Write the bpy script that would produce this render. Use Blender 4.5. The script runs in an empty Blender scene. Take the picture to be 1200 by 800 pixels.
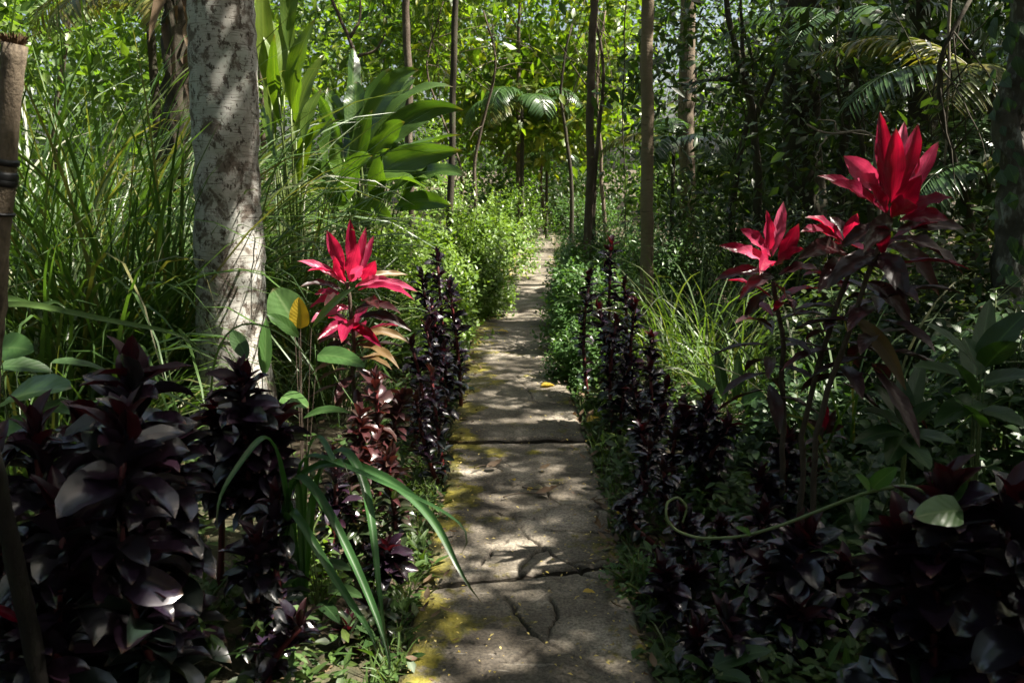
import bpy, math, random
import numpy as np
from mathutils import Vector, Matrix

rng = np.random.default_rng(11)
random.seed(5)
SC = bpy.context.scene
COL = SC.collection

# ------------------------------------------------------------------ camera, light, exposure
CAM_H, PITCH, FPX = 1.55, math.atan(0.2), 1000.0
cd = bpy.data.cameras.new("camera")
cd.sensor_width = 36.0
cd.lens = 30.0
cd.clip_start, cd.clip_end = 0.05, 400.0
cd.dof.use_dof = True
cd.dof.focus_distance = 5.0
cd.dof.aperture_fstop = 6.3
cam = bpy.data.objects.new("camera", cd)
COL.objects.link(cam)
cam.location = (0, 0, CAM_H)
cam.rotation_euler = (math.pi / 2 - PITCH, 0, 0)
SC.camera = cam

SUN = np.array([0.57, -0.06, 0.82])
SUN /= np.linalg.norm(SUN)
w = bpy.data.worlds.new("World")
SC.world = w
w.use_nodes = True
wn = w.node_tree
sky = wn.nodes.new("ShaderNodeTexSky")
sky.sky_type = 'NISHITA'
sky.sun_disc = False
sky.dust_density = 5.0
sky.ozone_density = 0.6
sky.sun_elevation = math.asin(SUN[2])
sky.sun_rotation = math.atan2(SUN[0], SUN[1])
bg = wn.nodes["Background"]
bg.inputs["Strength"].default_value = 0.058
hs = wn.nodes.new("ShaderNodeHueSaturation")  # thin bright haze over the whole sky
hs.inputs["Saturation"].default_value = 0.9
wn.links.new(sky.outputs[0], hs.inputs["Color"])
wn.links.new(hs.outputs[0], bg.inputs[0])
sl = bpy.data.lights.new("sun", 'SUN')
sl.energy = 5.0
sl.angle = math.radians(0.53)
sl.color = (1.0, 0.93, 0.82)
so = bpy.data.objects.new("sun", sl)
COL.objects.link(so)
so.rotation_euler = Vector(SUN).to_track_quat('Z', 'Y').to_euler()
SC.view_settings.view_transform = 'Standard'
SC.view_settings.look = 'None'
SC.view_settings.exposure = 2.05
SC.view_settings.gamma = 1.0
cy = SC.cycles
cy.max_bounces = 7
cy.diffuse_bounces = 4
cy.glossy_bounces = 3
cy.transmission_bounces = 4
cy.transparent_max_bounces = 4
cy.sample_clamp_indirect = 6.0
cy.use_denoising = True
cy.use_adaptive_sampling = True
cy.adaptive_threshold = 0.015

# ------------------------------------------------------------------ helpers
CP, SP = math.cos(PITCH), math.sin(PITCH)


def ray(x, y):
    u, v = (x - 600) / FPX, (400 - y) / FPX
    return np.array([u, CP + v * SP, -SP + v * CP])


def px(x, y, Y):
    """point seen at photo pixel (x, y), Y metres ahead"""
    d = ray(x, y)
    return np.array([0, 0, CAM_H]) + d * (Y / d[1])


def gpx(x, y, z=0.0):
    d = ray(x, y)
    return np.array([0, 0, CAM_H]) + d * ((z - CAM_H) / d[2])


def norm(a):
    a = np.asarray(a, float)
    return a / np.maximum(np.linalg.norm(a, axis=-1, keepdims=True), 1e-9)


_lat = rng.random((257, 257))


def vnoise(x, y):
    x = np.asarray(x, float) % 256
    y = np.asarray(y, float) % 256
    i, j = np.floor(x).astype(int), np.floor(y).astype(int)
    f, g = x - i, y - j
    f, g = f * f * (3 - 2 * f), g * g * (3 - 2 * g)
    i1, j1 = (i + 1) % 256, (j + 1) % 256
    i, j = i % 256, j % 256
    return (_lat[i, j] * (1 - f) + _lat[i1, j] * f) * (1 - g) + (_lat[i, j1] * (1 - f) + _lat[i1, j1] * f) * g


def fbm(x, y, o=4):
    s, a, t = 0, 1, 0
    for k in range(o):
        s = s + a * vnoise(x * 2 ** k + 17 * k, y * 2 ** k + 31 * k)
        t += a
        a *= .5
    return s / t


class Geo:
    def __init__(self):
        self.V, self.T, self.U, self.R, self.n = [], [], [], [], 0

    def add(self, V, T, U=None, R=None):
        V = np.asarray(V, float).reshape(-1, 3)
        self.V.append(V)
        self.T.append(np.asarray(T, int).reshape(-1, 3) + self.n)
        self.U.append(np.zeros((len(V), 2)) if U is None else np.asarray(U, float))
        self.R.append(np.zeros(len(V)) if R is None else (np.full(len(V), R) if np.isscalar(R) else np.asarray(R)))
        self.n += len(V)
        return self

    def mesh(self, name, mat, origin=(0, 0, 0), smooth=True):
        V = np.concatenate(self.V) - np.asarray(origin)
        T = np.concatenate(self.T)
        U = np.concatenate(self.U)
        R = np.concatenate(self.R)
        me = bpy.data.meshes.new(name)
        me.vertices.add(len(V))
        me.vertices.foreach_set("co", V.astype(np.float32).ravel())
        me.loops.add(len(T) * 3)
        me.loops.foreach_set("vertex_index", T.astype(np.int32).ravel())
        me.polygons.add(len(T))
        me.polygons.foreach_set("loop_start", np.arange(0, len(T) * 3, 3, dtype=np.int32))
        me.polygons.foreach_set("use_smooth", np.full(len(T), smooth))
        me.update(calc_edges=True)
        uv = me.uv_layers.new(name="UVMap")
        uv.data.foreach_set("uv", U[T.ravel()].astype(np.float32).ravel())
        at = me.attributes.new("rnd", 'FLOAT', 'POINT')
        at.data.foreach_set("value", R.astype(np.float32))
        me.materials.append(mat)
        return me


def tag(o, label=None, cat=None, group=None, kind=None):
    if label: o["label"] = label
    if cat: o["category"] = cat
    if group: o["group"] = group
    if kind: o["kind"] = kind
    return o


def thing(name, label, cat, loc, group=None):
    o = bpy.data.objects.new(name, None)
    o.empty_display_size = .1
    COL.objects.link(o)
    o.location = Vector(loc)
    return tag(o, label, cat, group)


def link(name, me, parent=None, loc=(0, 0, 0)):
    o = bpy.data.objects.new(name, me)
    COL.objects.link(o)
    if parent is not None: o.parent = parent
    o.location = Vector(loc)
    return o


def part(name, geo, mat, parent, kind=None, label=None, smooth=True):
    o = link(name, geo.mesh(name, mat, tuple(parent.location), smooth), parent)
    if kind: o["kind"] = kind
    if label: o["label"] = label
    return o


def basis(D, U):
    X = norm(D)
    U = np.asarray(U, float)
    Z = U - (U * X).sum(-1, keepdims=True) * X
    Z = norm(Z)
    Y = np.cross(Z, X)
    return X, Y, Z


def leaf_tpl(L=1, W=.4, nseg=5, ncol=2, bend=.6, fold=.25, prof='ovate', wave=0, cup=0):
    """leaf along +X, width along Y, normal +Z, bending to -Z; columns ncol (even)"""
    t = np.linspace(0, 1, nseg + 1)
    if prof == 'ovate': wd = np.sin(np.pi * t ** .75) ** .8
    elif prof == 'obov': wd = np.sin(np.pi * t ** 1.25) ** .75
    elif prof == 'round': wd = np.sin(np.pi * np.clip(t, 0, 1) ** 1.0) ** .7
    elif prof == 'strap': wd = np.minimum(1, t * 6 + .45) * (1 - t ** 5)
    else: wd = np.sin(np.pi * t ** .85) ** .9
    wd = np.maximum(wd, .05)
    wd[0] = max(wd[0], .08)
    wd[-1] = .015
    th = -bend * t ** 1.3
    dx, dz = np.cos(th), np.sin(th)
    X = np.concatenate([[0], np.cumsum((dx[1:] + dx[:-1]) / 2 / nseg)]) * L
    Z = np.concatenate([[0], np.cumsum((dz[1:] + dz[:-1]) / 2 / nseg)]) * L
    s = np.linspace(-1, 1, ncol + 1)
    V, UVs = [], []
    for i in range(nseg + 1):
        for c in s:
            hw = W * .5 * wd[i]
            up = (abs(c) * fold + cup * c * c) * hw + wave * W * math.sin(t[i] * 17 + c * 1.5) * c * c * wd[i]
            V.append((X[i] - up * dz[i], c * hw, Z[i] + up * dx[i]))
            UVs.append((t[i], c * .5 + .5))
    T = []
    m = ncol + 1
    for i in range(nseg):
        for j in range(ncol):
            a = i * m + j
            T += [(a, a + m, a + 1), (a + 1, a + m, a + m + 1)]
    return np.array(V), np.array(T), np.array(UVs)


def scatter(geo, tpl, P, D, U, S, R):
    V, T, UV = tpl
    n = len(P)
    if n == 0: return geo
    X, Y, Z = basis(D, U)
    S = np.broadcast_to(np.asarray(S, float), (n,))
    W = (V[None, :, 0:1] * X[:, None] + V[None, :, 1:2] * Y[:, None] + V[None, :, 2:3] * Z[:, None]) * S[:, None, None] + P[:, None]
    TT = T[None] + (np.arange(n) * len(V))[:, None, None]
    geo.add(W.reshape(-1, 3), TT.reshape(-1, 3), np.tile(UV, (n, 1)), np.repeat(R, len(V)))
    return geo


def leaf_obj(name, me, parent, P, D, U, s=1.0):
    X, Y, Z = basis(D, U)
    o = bpy.data.objects.new(name, me)
    COL.objects.link(o)
    o.parent = parent
    b = np.array(parent.location)
    M = Matrix(((X[0] * s, Y[0] * s, Z[0] * s, P[0] - b[0]), (X[1] * s, Y[1] * s, Z[1] * s, P[1] - b[1]),
                (X[2] * s, Y[2] * s, Z[2] * s, P[2] - b[2]), (0, 0, 0, 1)))
    o.matrix_basis = M
    return o


def tube(geo, pts, rad, n=8, R=0, rough=0.0):
    pts = np.asarray(pts, float)
    rad = np.broadcast_to(np.asarray(rad, float), (len(pts),))
    tg = norm(np.gradient(pts, axis=0))
    ref = np.array([0, 0, 1.]) if abs(tg[:, 2]).mean() < .8 else np.array([1., 0, 0])
    A = norm(np.cross(tg, ref))
    B = np.cross(tg, A)
    ang = np.linspace(0, 2 * np.pi, n, endpoint=False)
    rr = rad[:, None] * (1 + (rough * (rng.random((len(pts), n)) - .5) if rough else 0))
    V = pts[:, None] + (A[:, None] * np.cos(ang)[None, :, None] + B[:, None] * np.sin(ang)[None, :, None]) * np.broadcast_to(rr, (len(pts), n))[..., None]
    T = []
    k = len(pts)
    for i in range(k - 1):
        for j in range(n):
            a, b = i * n + j, i * n + (j + 1) % n
            T += [(a, b, a + n), (b, b + n, a + n)]
    L = np.concatenate([[0], np.cumsum(np.linalg.norm(np.diff(pts, axis=0), axis=1))])
    UV = np.stack([np.repeat(L, n), np.tile(ang / (2 * np.pi), k)], 1)
    Vf = V.reshape(-1, 3)
    c0, c1 = len(Vf), len(Vf) + 1
    Vf = np.vstack([Vf, pts[0], pts[-1]])
    UV = np.vstack([UV, [0, 0], [L[-1], 0]])
    for j in range(n):
        T += [(c0, (j + 1) % n, j), (c1, (k - 1) * n + j, (k - 1) * n + (j + 1) % n)]
    geo.add(Vf, T, UV, R)
    return geo


def bez(a, b, c, n=8):
    t = np.linspace(0, 1, n)[:, None]
    return (1 - t) ** 2 * np.asarray(a) + 2 * t * (1 - t) * np.asarray(b) + t * t * np.asarray(c)


def ribbon(geo, pts, W, facing, prof='lance', fold=.25, wave=0, ncol=4, R=0, twist=0):
    pts = np.asarray(pts, float)
    n = len(pts)
    t = np.linspace(0, 1, n)
    if prof == 'lance': wd = np.sin(np.pi * t ** .8) ** .8
    elif prof == 'ti': wd = np.sin(np.pi * t ** 1.05) ** .85
    elif prof == 'wide': wd = np.sin(np.pi * t ** .62) ** .6
    else: wd = np.minimum(1, t * 5 + .5) * (1 - t ** 4)
    wd = np.maximum(wd, .04)
    wd[-1] = .01
    tg = norm(np.gradient(pts, axis=0))
    f = np.asarray(facing, float)
    side = norm(np.cross(np.broadcast_to(f, tg.shape), tg))
    nr = np.cross(tg, side)
    if twist:
        a = (twist * t)[:, None]
        side, nr = side * np.cos(a) + nr * np.sin(a), nr * np.cos(a) - side * np.sin(a)
    s = np.linspace(-1, 1, ncol + 1)
    V, UV = [], []
    ph = rng.random() * 6
    for i in range(n):
        hw = W * .5 * wd[i]
        for c in s:
            up = abs(c) * fold * hw + wave * W * math.sin(t[i] * 19 + c * 1.5 + ph) * c * c * wd[i]
            V.append(pts[i] + side[i] * c * hw + nr[i] * up)
            UV.append((t[i], c * .5 + .5))
    m = ncol + 1
    T = []
    for i in range(n - 1):
        for j in range(ncol):
            a = i * m + j
            T += [(a, a + 1, a + m), (a + 1, a + m + 1, a + m)]
    geo.add(V, T, UV, R)
    return geo


def blades(geo, base, az, e0, droop, L, W, K=8, R=None, powr=1.6, curve=.0):
    """many grass blades at once"""
    n = len(base)
    t = np.linspace(0, 1, K)
    th = e0[:, None] - droop[:, None] * t[None] ** powr
    ds = L[:, None] / (K - 1)
    cx = np.concatenate([np.zeros((n, 1)), np.cumsum(np.cos((th[:, 1:] + th[:, :-1]) / 2) * ds, 1)], 1)
    cz = np.concatenate([np.zeros((n, 1)), np.cumsum(np.sin((th[:, 1:] + th[:, :-1]) / 2) * ds, 1)], 1)
    a = az[:, None] + curve * t[None] * (rng.random((n, 1)) - .5)
    P = np.stack([base[:, 0:1] + cx * np.cos(a), base[:, 1:2] + cx * np.sin(a), base[:, 2:3] + cz], -1)
    tw = (rng.random((n, 1)) - .5) * 1.6 * (.4 + t[None])
    sd = np.stack([-np.sin(a), np.cos(a), np.zeros_like(a)], -1)
    nm = np.stack([-np.sin(th) * np.cos(a), -np.sin(th) * np.sin(a), np.cos(th)], -1)
    sd = sd * np.cos(tw)[..., None] + nm * np.sin(tw)[..., None]
    wd = (W[:, None] * .5 * np.minimum(1, .5 + t[None] * 3) * (1 - t[None] ** 3) + .0008)[..., None]
    V = np.stack([P - sd * wd, P + sd * wd], 2)
    UV = np.stack([np.stack([t, np.zeros(K)], -1), np.stack([t, np.ones(K)], -1)], 1)
    i = np.arange(K - 1) * 2
    T = np.concatenate([np.stack([i, i + 1, i + 2], -1), np.stack([i + 1, i + 3, i + 2], -1)])
    TT = T[None] + (np.arange(n) * 2 * K)[:, None, None]
    R = rng.random(n) if R is None else R
    geo.add(V.reshape(-1, 3), TT.reshape(-1, 3), np.tile(UV.reshape(-1, 2), (n, 1)), np.repeat(R, 2 * K))
    return geo


def rand_dirs(n, zb=0.0, zs=1.0):
    d = rng.normal(size=(n, 3))
    d[:, 2] = d[:, 2] * zs + zb
    return norm(d)


# ------------------------------------------------------------------ materials
def newmat(name):
    m = bpy.data.materials.new(name)
    m.use_nodes = True
    nt = m.node_tree
    b = nt.nodes["Principled BSDF"]
    return m, nt, b, nt.links.new


def ramp(nt, stops, interp='LINEAR'):
    r = nt.nodes.new("ShaderNodeValToRGB")
    e = r.color_ramp.elements
    while len(e) < len(stops): e.new(.5)
    for k, (p, c) in enumerate(stops):
        e[k].position = p
        e[k].color = (*c, 1) if len(c) == 3 else c
    r.color_ramp.interpolation = interp
    return r


def noise(nt, scale, detail=3, rough=.6, vec=None, dist=0):
    n = nt.nodes.new("ShaderNodeTexNoise")
    n.inputs["Scale"].default_value = scale
    n.inputs["Detail"].default_value = detail
    n.inputs["Roughness"].default_value = rough
    n.inputs["Distortion"].default_value = dist
    if vec is not None: nt.links.new(vec, n.inputs["Vector"])
    return n


def mixc(nt, fac, a, b, mode='MIX'):
    m = nt.nodes.new("ShaderNodeMix")
    m.data_type = 'RGBA'
    m.blend_type = mode
    for sck, v in ((m.inputs[0], fac), (m.inputs[6], a), (m.inputs[7], b)):
        if isinstance(v, (int, float)): sck.default_value = v
        elif isinstance(v, tuple): sck.default_value = (*v, 1)
        else: nt.links.new(v, sck)
    return m.outputs[2]


def mth(nt, op, a, b=0.0, clamp=False):
    m = nt.nodes.new("ShaderNodeMath")
    m.operation = op
    m.use_clamp = clamp
    for s, v in ((m.inputs[0], a), (m.inputs[1], b)):
        if isinstance(v, (int, float)): s.default_value = v
        else: nt.links.new(v, s)
    return m.outputs[0]


def leaf_mat(name, cols, rough=.42, transl=.35, tcol=(1.25, 1.35, .45), vein=.25, veincol=None, spots=0, spotcol=(.12, .08, .03), spec=.5, bump=.0, ribs=0, streak=0, streakcol=None):
    m, nt, b, lk = newmat(name)
    at = nt.nodes.new("ShaderNodeAttribute")
    at.attribute_name = "rnd"
    oi = nt.nodes.new("ShaderNodeObjectInfo")
    r = mth(nt, 'FRACT', mth(nt, 'ADD', at.outputs["Fac"], oi.outputs["Random"]))
    rp = ramp(nt, [(k / max(1, len(cols) - 1), c) for k, c in enumerate(cols)])
    lk(r, rp.inputs[0])
    c = rp.outputs[0]
    uv = nt.nodes.new("ShaderNodeUVMap")
    sp = nt.nodes.new("ShaderNodeSeparateXYZ")
    lk(uv.outputs[0], sp.inputs[0])
    mid = mth(nt, 'ABSOLUTE', mth(nt, 'SUBTRACT', sp.outputs[1], .5))
    vm = mth(nt, 'MULTIPLY', mth(nt, 'SUBTRACT', 1.0, mth(nt, 'MULTIPLY', mid, 18.0), True), vein)
    tc = nt.nodes.new("ShaderNodeTexCoord")
    n1 = noise(nt, 14, 3, .6, tc.outputs["Object"])
    c = mixc(nt, mth(nt, 'MULTIPLY', n1.outputs[0], .6), c, tuple(.55 * x for x in cols[0]))
    c = mixc(nt, vm, c, veincol or tuple(min(.9, 1.9 * x + .04) for x in cols[-1]))
    if streak:
        cv = nt.nodes.new("ShaderNodeCombineXYZ")
        lk(mth(nt, 'MULTIPLY', sp.outputs[0], 2.2), cv.inputs[0])
        lk(mth(nt, 'MULTIPLY', sp.outputs[1], 22.0), cv.inputs[1])
        lk(mth(nt, 'MULTIPLY', r, 37.0), cv.inputs[2])
        n3 = noise(nt, 1.0, 4, .65, cv.outputs[0])
        sr_ = ramp(nt, [(.36, (0, 0, 0)), (.68, (1, 1, 1))])
        lk(n3.outputs[0], sr_.inputs[0])
        c = mixc(nt, mth(nt, 'MULTIPLY', sr_.outputs[0], streak), c, streakcol or tuple(.4 * x for x in cols[0]))
        tp = mth(nt, 'MULTIPLY', mth(nt, 'SUBTRACT', mth(nt, 'ADD', sp.outputs[0], mth(nt, 'MULTIPLY', n3.outputs[0], .16)), .98, False), 9.0, True)
        c = mixc(nt, tp, c, (.10, .06, .035))
    if spots:
        n2 = noise(nt, 40, 2, .5, tc.outputs["Object"])
        mr = ramp(nt, [(.62, (0, 0, 0)), (.72, (1, 1, 1))])
        lk(n2.outputs[0], mr.inputs[0])
        c = mixc(nt, mth(nt, 'MULTIPLY', mr.outputs[0], spots), c, spotcol)
    lk(c, b.inputs["Base Color"])
    b.inputs["Roughness"].default_value = rough
    b.inputs["Specular IOR Level"].default_value = spec
    if ribs:
        wv = mth(nt, 'SINE', mth(nt, 'ADD', mth(nt, 'MULTIPLY', sp.outputs[0], ribs), mth(nt, 'MULTIPLY', mid, -26.0)))
        bp = nt.nodes.new("ShaderNodeBump")
        bp.inputs["Strength"].default_value = .10
        bp.inputs["Distance"].default_value = .002
        lk(wv, bp.inputs["Height"])
        lk(bp.outputs[0], b.inputs["Normal"])
    if transl:
        t = nt.nodes.new("ShaderNodeBsdfTranslucent")
        lk(mixc(nt, 1.0, c, tcol, 'MULTIPLY'), t.inputs[0])
        ms = nt.nodes.new("ShaderNodeMixShader")
        ms.inputs[0].default_value = transl
        lk(b.outputs[0], ms.inputs[1])
        lk(t.outputs[0], ms.inputs[2])
        lk(ms.outputs[0], nt.nodes["Material Output"].inputs[0])
    return m


def bark_mat(name, c1, c2, c3, scale=1.0, ring=0.0, blotch=.5, rough=.9, bump=.4, stretch=(1, 1, .25)):
    m, nt, b, lk = newmat(name)
    tc = nt.nodes.new("ShaderNodeTexCoord")
    mp = nt.nodes.new("ShaderNodeMapping")
    mp.inputs["Scale"].default_value = stretch
    lk(tc.outputs["Object"], mp.inputs[0])
    n1 = noise(nt, 5 * scale, 6, .65, tc.outputs["Object"])
    n2 = noise(nt, 26 * scale, 5, .65, mp.outputs[0])
    n3 = noise(nt, 60 * scale, 3, .6, tc.outputs["Object"])
    r1 = ramp(nt, [(.35, c1), (.65, c2)])
    lk(n1.outputs[0], r1.inputs[0])
    r2 = ramp(nt, [(.5 + .18 * (1 - blotch), (0, 0, 0)), (.62 + .18 * (1 - blotch), (1, 1, 1))])
    lk(mth(nt, 'MULTIPLY', mth(nt, 'ADD', n2.outputs[0], n1.outputs[0]), .55), r2.inputs[0])
    c = mixc(nt, r2.outputs[0], r1.outputs[0], c3)
    c = mixc(nt, mth(nt, 'MULTIPLY', n3.outputs[0], .5), c, tuple(.6 * x for x in c2))
    lk(c, b.inputs["Base Color"])
    b.inputs["Roughness"].default_value = rough
    b.inputs["Specular IOR Level"].default_value = .25
    h = mth(nt, 'ADD', n2.outputs[0], mth(nt, 'MULTIPLY', n3.outputs[0], .5))
    bp = nt.nodes.new("ShaderNodeBump")
    bp.inputs["Strength"].default_value = bump
    bp.inputs["Distance"].default_value = .02
    lk(h, bp.inputs["Height"])
    lk(bp.outputs[0], b.inputs["Normal"])
    return m


def pale_bark():
    m, nt, b, lk = newmat("pale_bark")
    tc = nt.nodes.new("ShaderNodeTexCoord")
    o = tc.outputs["Object"]

    def mapped(s):
        mp = nt.nodes.new("ShaderNodeMapping")
        mp.inputs["Scale"].default_value = s
        lk(o, mp.inputs[0])
        return mp.outputs[0]
    big = noise(nt, 3.0, 5, .6, mapped((1.4, 1.4, .9)), .6)
    rp = ramp(nt, [(.3, (.23, .205, .175)), (.47, (.39, .375, .34)), (.68, (.52, .51, .475))])
    lk(big.outputs[0], rp.inputs[0])
    c = rp.outputs[0]
    # grey-green lichen film
    li = noise(nt, 4.5, 4, .6, mapped((1, 1, .6)))
    lr = ramp(nt, [(.5, (0, 0, 0)), (.68, (1, 1, 1))])
    lk(li.outputs[0], lr.inputs[0])
    c = mixc(nt, mth(nt, 'MULTIPLY', lr.outputs[0], .6), c, (.30, .35, .30))
    # brown blotches
    bl = noise(nt, 9, 7, .72, mapped((1, 1, .8)), .4)
    br = ramp(nt, [(.50, (0, 0, 0)), (.575, (1, 1, 1))])
    lk(bl.outputs[0], br.inputs[0])
    c = mixc(nt, mth(nt, 'MULTIPLY', br.outputs[0], .85), c, (.085, .06, .042))
    # small dark specks
    sk = noise(nt, 34, 4, .7, mapped((1, 1, .7)))
    sr = ramp(nt, [(.55, (0, 0, 0)), (.61, (1, 1, 1))])
    lk(sk.outputs[0], sr.inputs[0])
    c = mixc(nt, mth(nt, 'MULTIPLY', sr.outputs[0], .9), c, (.05, .037, .027))
    # horizontal lenticel lines
    ln = noise(nt, 10, 4, .7, mapped((.8, .8, 14)))
    l2 = ramp(nt, [(.55, (0, 0, 0)), (.63, (1, 1, 1))])
    lk(ln.outputs[0], l2.inputs[0])
    c = mixc(nt, mth(nt, 'MULTIPLY', l2.outputs[0], .75), c, (.11, .085, .065))
    lk(c, b.inputs["Base Color"])
    b.inputs["Roughness"].default_value = .85
    b.inputs["Specular IOR Level"].default_value = .3
    h = mth(nt, 'SUBTRACT', mth(nt, 'MULTIPLY', big.outputs[0], .5), mth(nt, 'ADD', mth(nt, 'MULTIPLY', l2.outputs[0], .35), mth(nt, 'MULTIPLY', sr.outputs[0], .4)))
    bp = nt.nodes.new("ShaderNodeBump")
    bp.inputs["Strength"].default_value = .5
    bp.inputs["Distance"].default_value = .012
    lk(h, bp.inputs["Height"])
    lk(bp.outputs[0], b.inputs["Normal"])
    return m


def slab_mat():
    m, nt, b, lk = newmat("old_concrete")
    tc = nt.nodes.new("ShaderNodeTexCoord")
    o = tc.outputs["Object"]
    n1 = noise(nt, 2.2, 6, .62, o, .3)
    r1 = ramp(nt, [(.34, (.055, .047, .037)), (.52, (.145, .128, .103)), (.68, (.35, .315, .26))])
    lk(n1.outputs[0], r1.inputs[0])
    c = r1.outputs[0]
    n2 = noise(nt, 11, 6, .7, o, .5)
    r2 = ramp(nt, [(.52, (0, 0, 0)), (.66, (1, 1, 1))])
    lk(n2.outputs[0], r2.inputs[0])
    c = mixc(nt, mth(nt, 'MULTIPLY', r2.outputs[0], .5), c, (.08, .066, .048))
    n3 = noise(nt, 90, 4, .7, o)
    r3 = ramp(nt, [(.38, (.42, .41, .40)), (.60, (1.3, 1.27, 1.2))])
    lk(n3.outputs[0], r3.inputs[0])
    c = mixc(nt, .8, c, r3.outputs[0], 'MULTIPLY')
    # trowel / pale worn scratches
    mp = nt.nodes.new("ShaderNodeMapping")
    mp.inputs["Scale"].default_value = (6, 50, 1)
    mp.inputs["Rotation"].default_value = (0, 0, .12)
    lk(o, mp.inputs[0])
    n5 = noise(nt, 1.0, 4, .7, mp.outputs[0])
    r5 = ramp(nt, [(.60, (0, 0, 0)), (.72, (1, 1, 1))])
    lk(n5.outputs[0], r5.inputs[0])
    c = mixc(nt, mth(nt, 'MULTIPLY', r5.outputs[0], .5), c, (.36, .33, .28))
    # moss at the edges
    uv = nt.nodes.new("ShaderNodeUVMap")
    sp = nt.nodes.new("ShaderNodeSeparateXYZ")
    lk(uv.outputs[0], sp.inputs[0])
    ed = mth(nt, 'MULTIPLY', mth(nt, 'ABSOLUTE', mth(nt, 'SUBTRACT', sp.outputs[0], .60)), 2.0)
    n4 = noise(nt, 3.4, 5, .65, o)
    n6 = noise(nt, 48, 4, .7, o)
    mk = mth(nt, 'ADD', mth(nt, 'MULTIPLY', mth(nt, 'MULTIPLY', ed, ed), .30), mth(nt, 'ADD', mth(nt, 'MULTIPLY', n4.outputs[0], 1.7), mth(nt, 'MULTIPLY', n6.outputs[0], .25)))
    r4 = ramp(nt, [(.86, (0, 0, 0)), (.98, (1, 1, 1))])
    mk2 = mth(nt, 'SUBTRACT', mk, .295)
    lk(mk2, r4.inputs[0])
    yr = ramp(nt, [(.42, (0, 0, 0)), (.66, (1, 1, 1))])
    lk(noise(nt, 5.5, 5, .7, o).outputs[0], yr.inputs[0])
    mc = mixc(nt, mth(nt, 'MULTIPLY', yr.outputs[0], mth(nt, 'ADD', n6.outputs[0], .15)), (.06, .058, .012), (.42, .35, .03))
    c = mixc(nt, mth(nt, 'MULTIPLY', r4.outputs[0], .85), c, mc)
    at = nt.nodes.new("ShaderNodeAttribute")
    at.attribute_name = "rnd"
    c = mixc(nt, at.outputs["Fac"], c, (.022, .017, .012))
    lk(c, b.inputs["Base Color"])
    b.inputs["Roughness"].default_value = .82
    b.inputs["Specular IOR Level"].default_value = .3
    h = mth(nt, 'ADD', mth(nt, 'MULTIPLY', n3.outputs[0], .5), mth(nt, 'ADD', n2.outputs[0], mth(nt, 'MULTIPLY', mth(nt, 'MULTIPLY', r4.outputs[0], n6.outputs[0]), 1.5)))
    bp = nt.nodes.new("ShaderNodeBump")
    bp.inputs["Strength"].default_value = .55
    bp.inputs["Distance"].default_value = .012
    lk(h, bp.inputs["Height"])
    lk(bp.outputs[0], b.inputs["Normal"])
    return m


def soil_mat():
    m, nt, b, lk = newmat("leaf_mould_soil")
    tc = nt.nodes.new("ShaderNodeTexCoord")
    o = tc.outputs["Object"]
    n1 = noise(nt, 1.1, 5, .65, o)
    n2 = noise(nt, 16, 6, .7, o, .6)
    r1 = ramp(nt, [(.3, (.035, .026, .017)), (.55, (.085, .06, .038)), (.75, (.16, .115, .07))])
    lk(n2.outputs[0], r1.inputs[0])
    r2 = ramp(nt, [(.45, (0, 0, 0)), (.62, (1, 1, 1))])
    lk(n1.outputs[0], r2.inputs[0])
    c = mixc(nt, mth(nt, 'MULTIPLY', r2.outputs[0], .6), r1.outputs[0], (.035, .055, .014))
    lk(c, b.inputs["Base Color"])
    b.inputs["Roughness"].default_value = .95
    bp = nt.nodes.new("ShaderNodeBump")
    bp.inputs["Strength"].default_value = .8
    bp.inputs["Distance"].default_value = .05
    lk(n2.outputs[0], bp.inputs["Height"])
    lk(bp.outputs[0], b.inputs["Normal"])
    return m


def plain_mat(name, col, rough=.5):
    m, nt, b, lk = newmat(name)
    tc = nt.nodes.new("ShaderNodeTexCoord")
    n = noise(nt, 30, 4, .6, tc.outputs["Object"])
    lk(mixc(nt, n.outputs[0], tuple(.6 * x for x in col), tuple(min(1, 1.3 * x) for x in col)), b.inputs["Base Color"])
    b.inputs["Roughness"].default_value = rough
    return m


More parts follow.
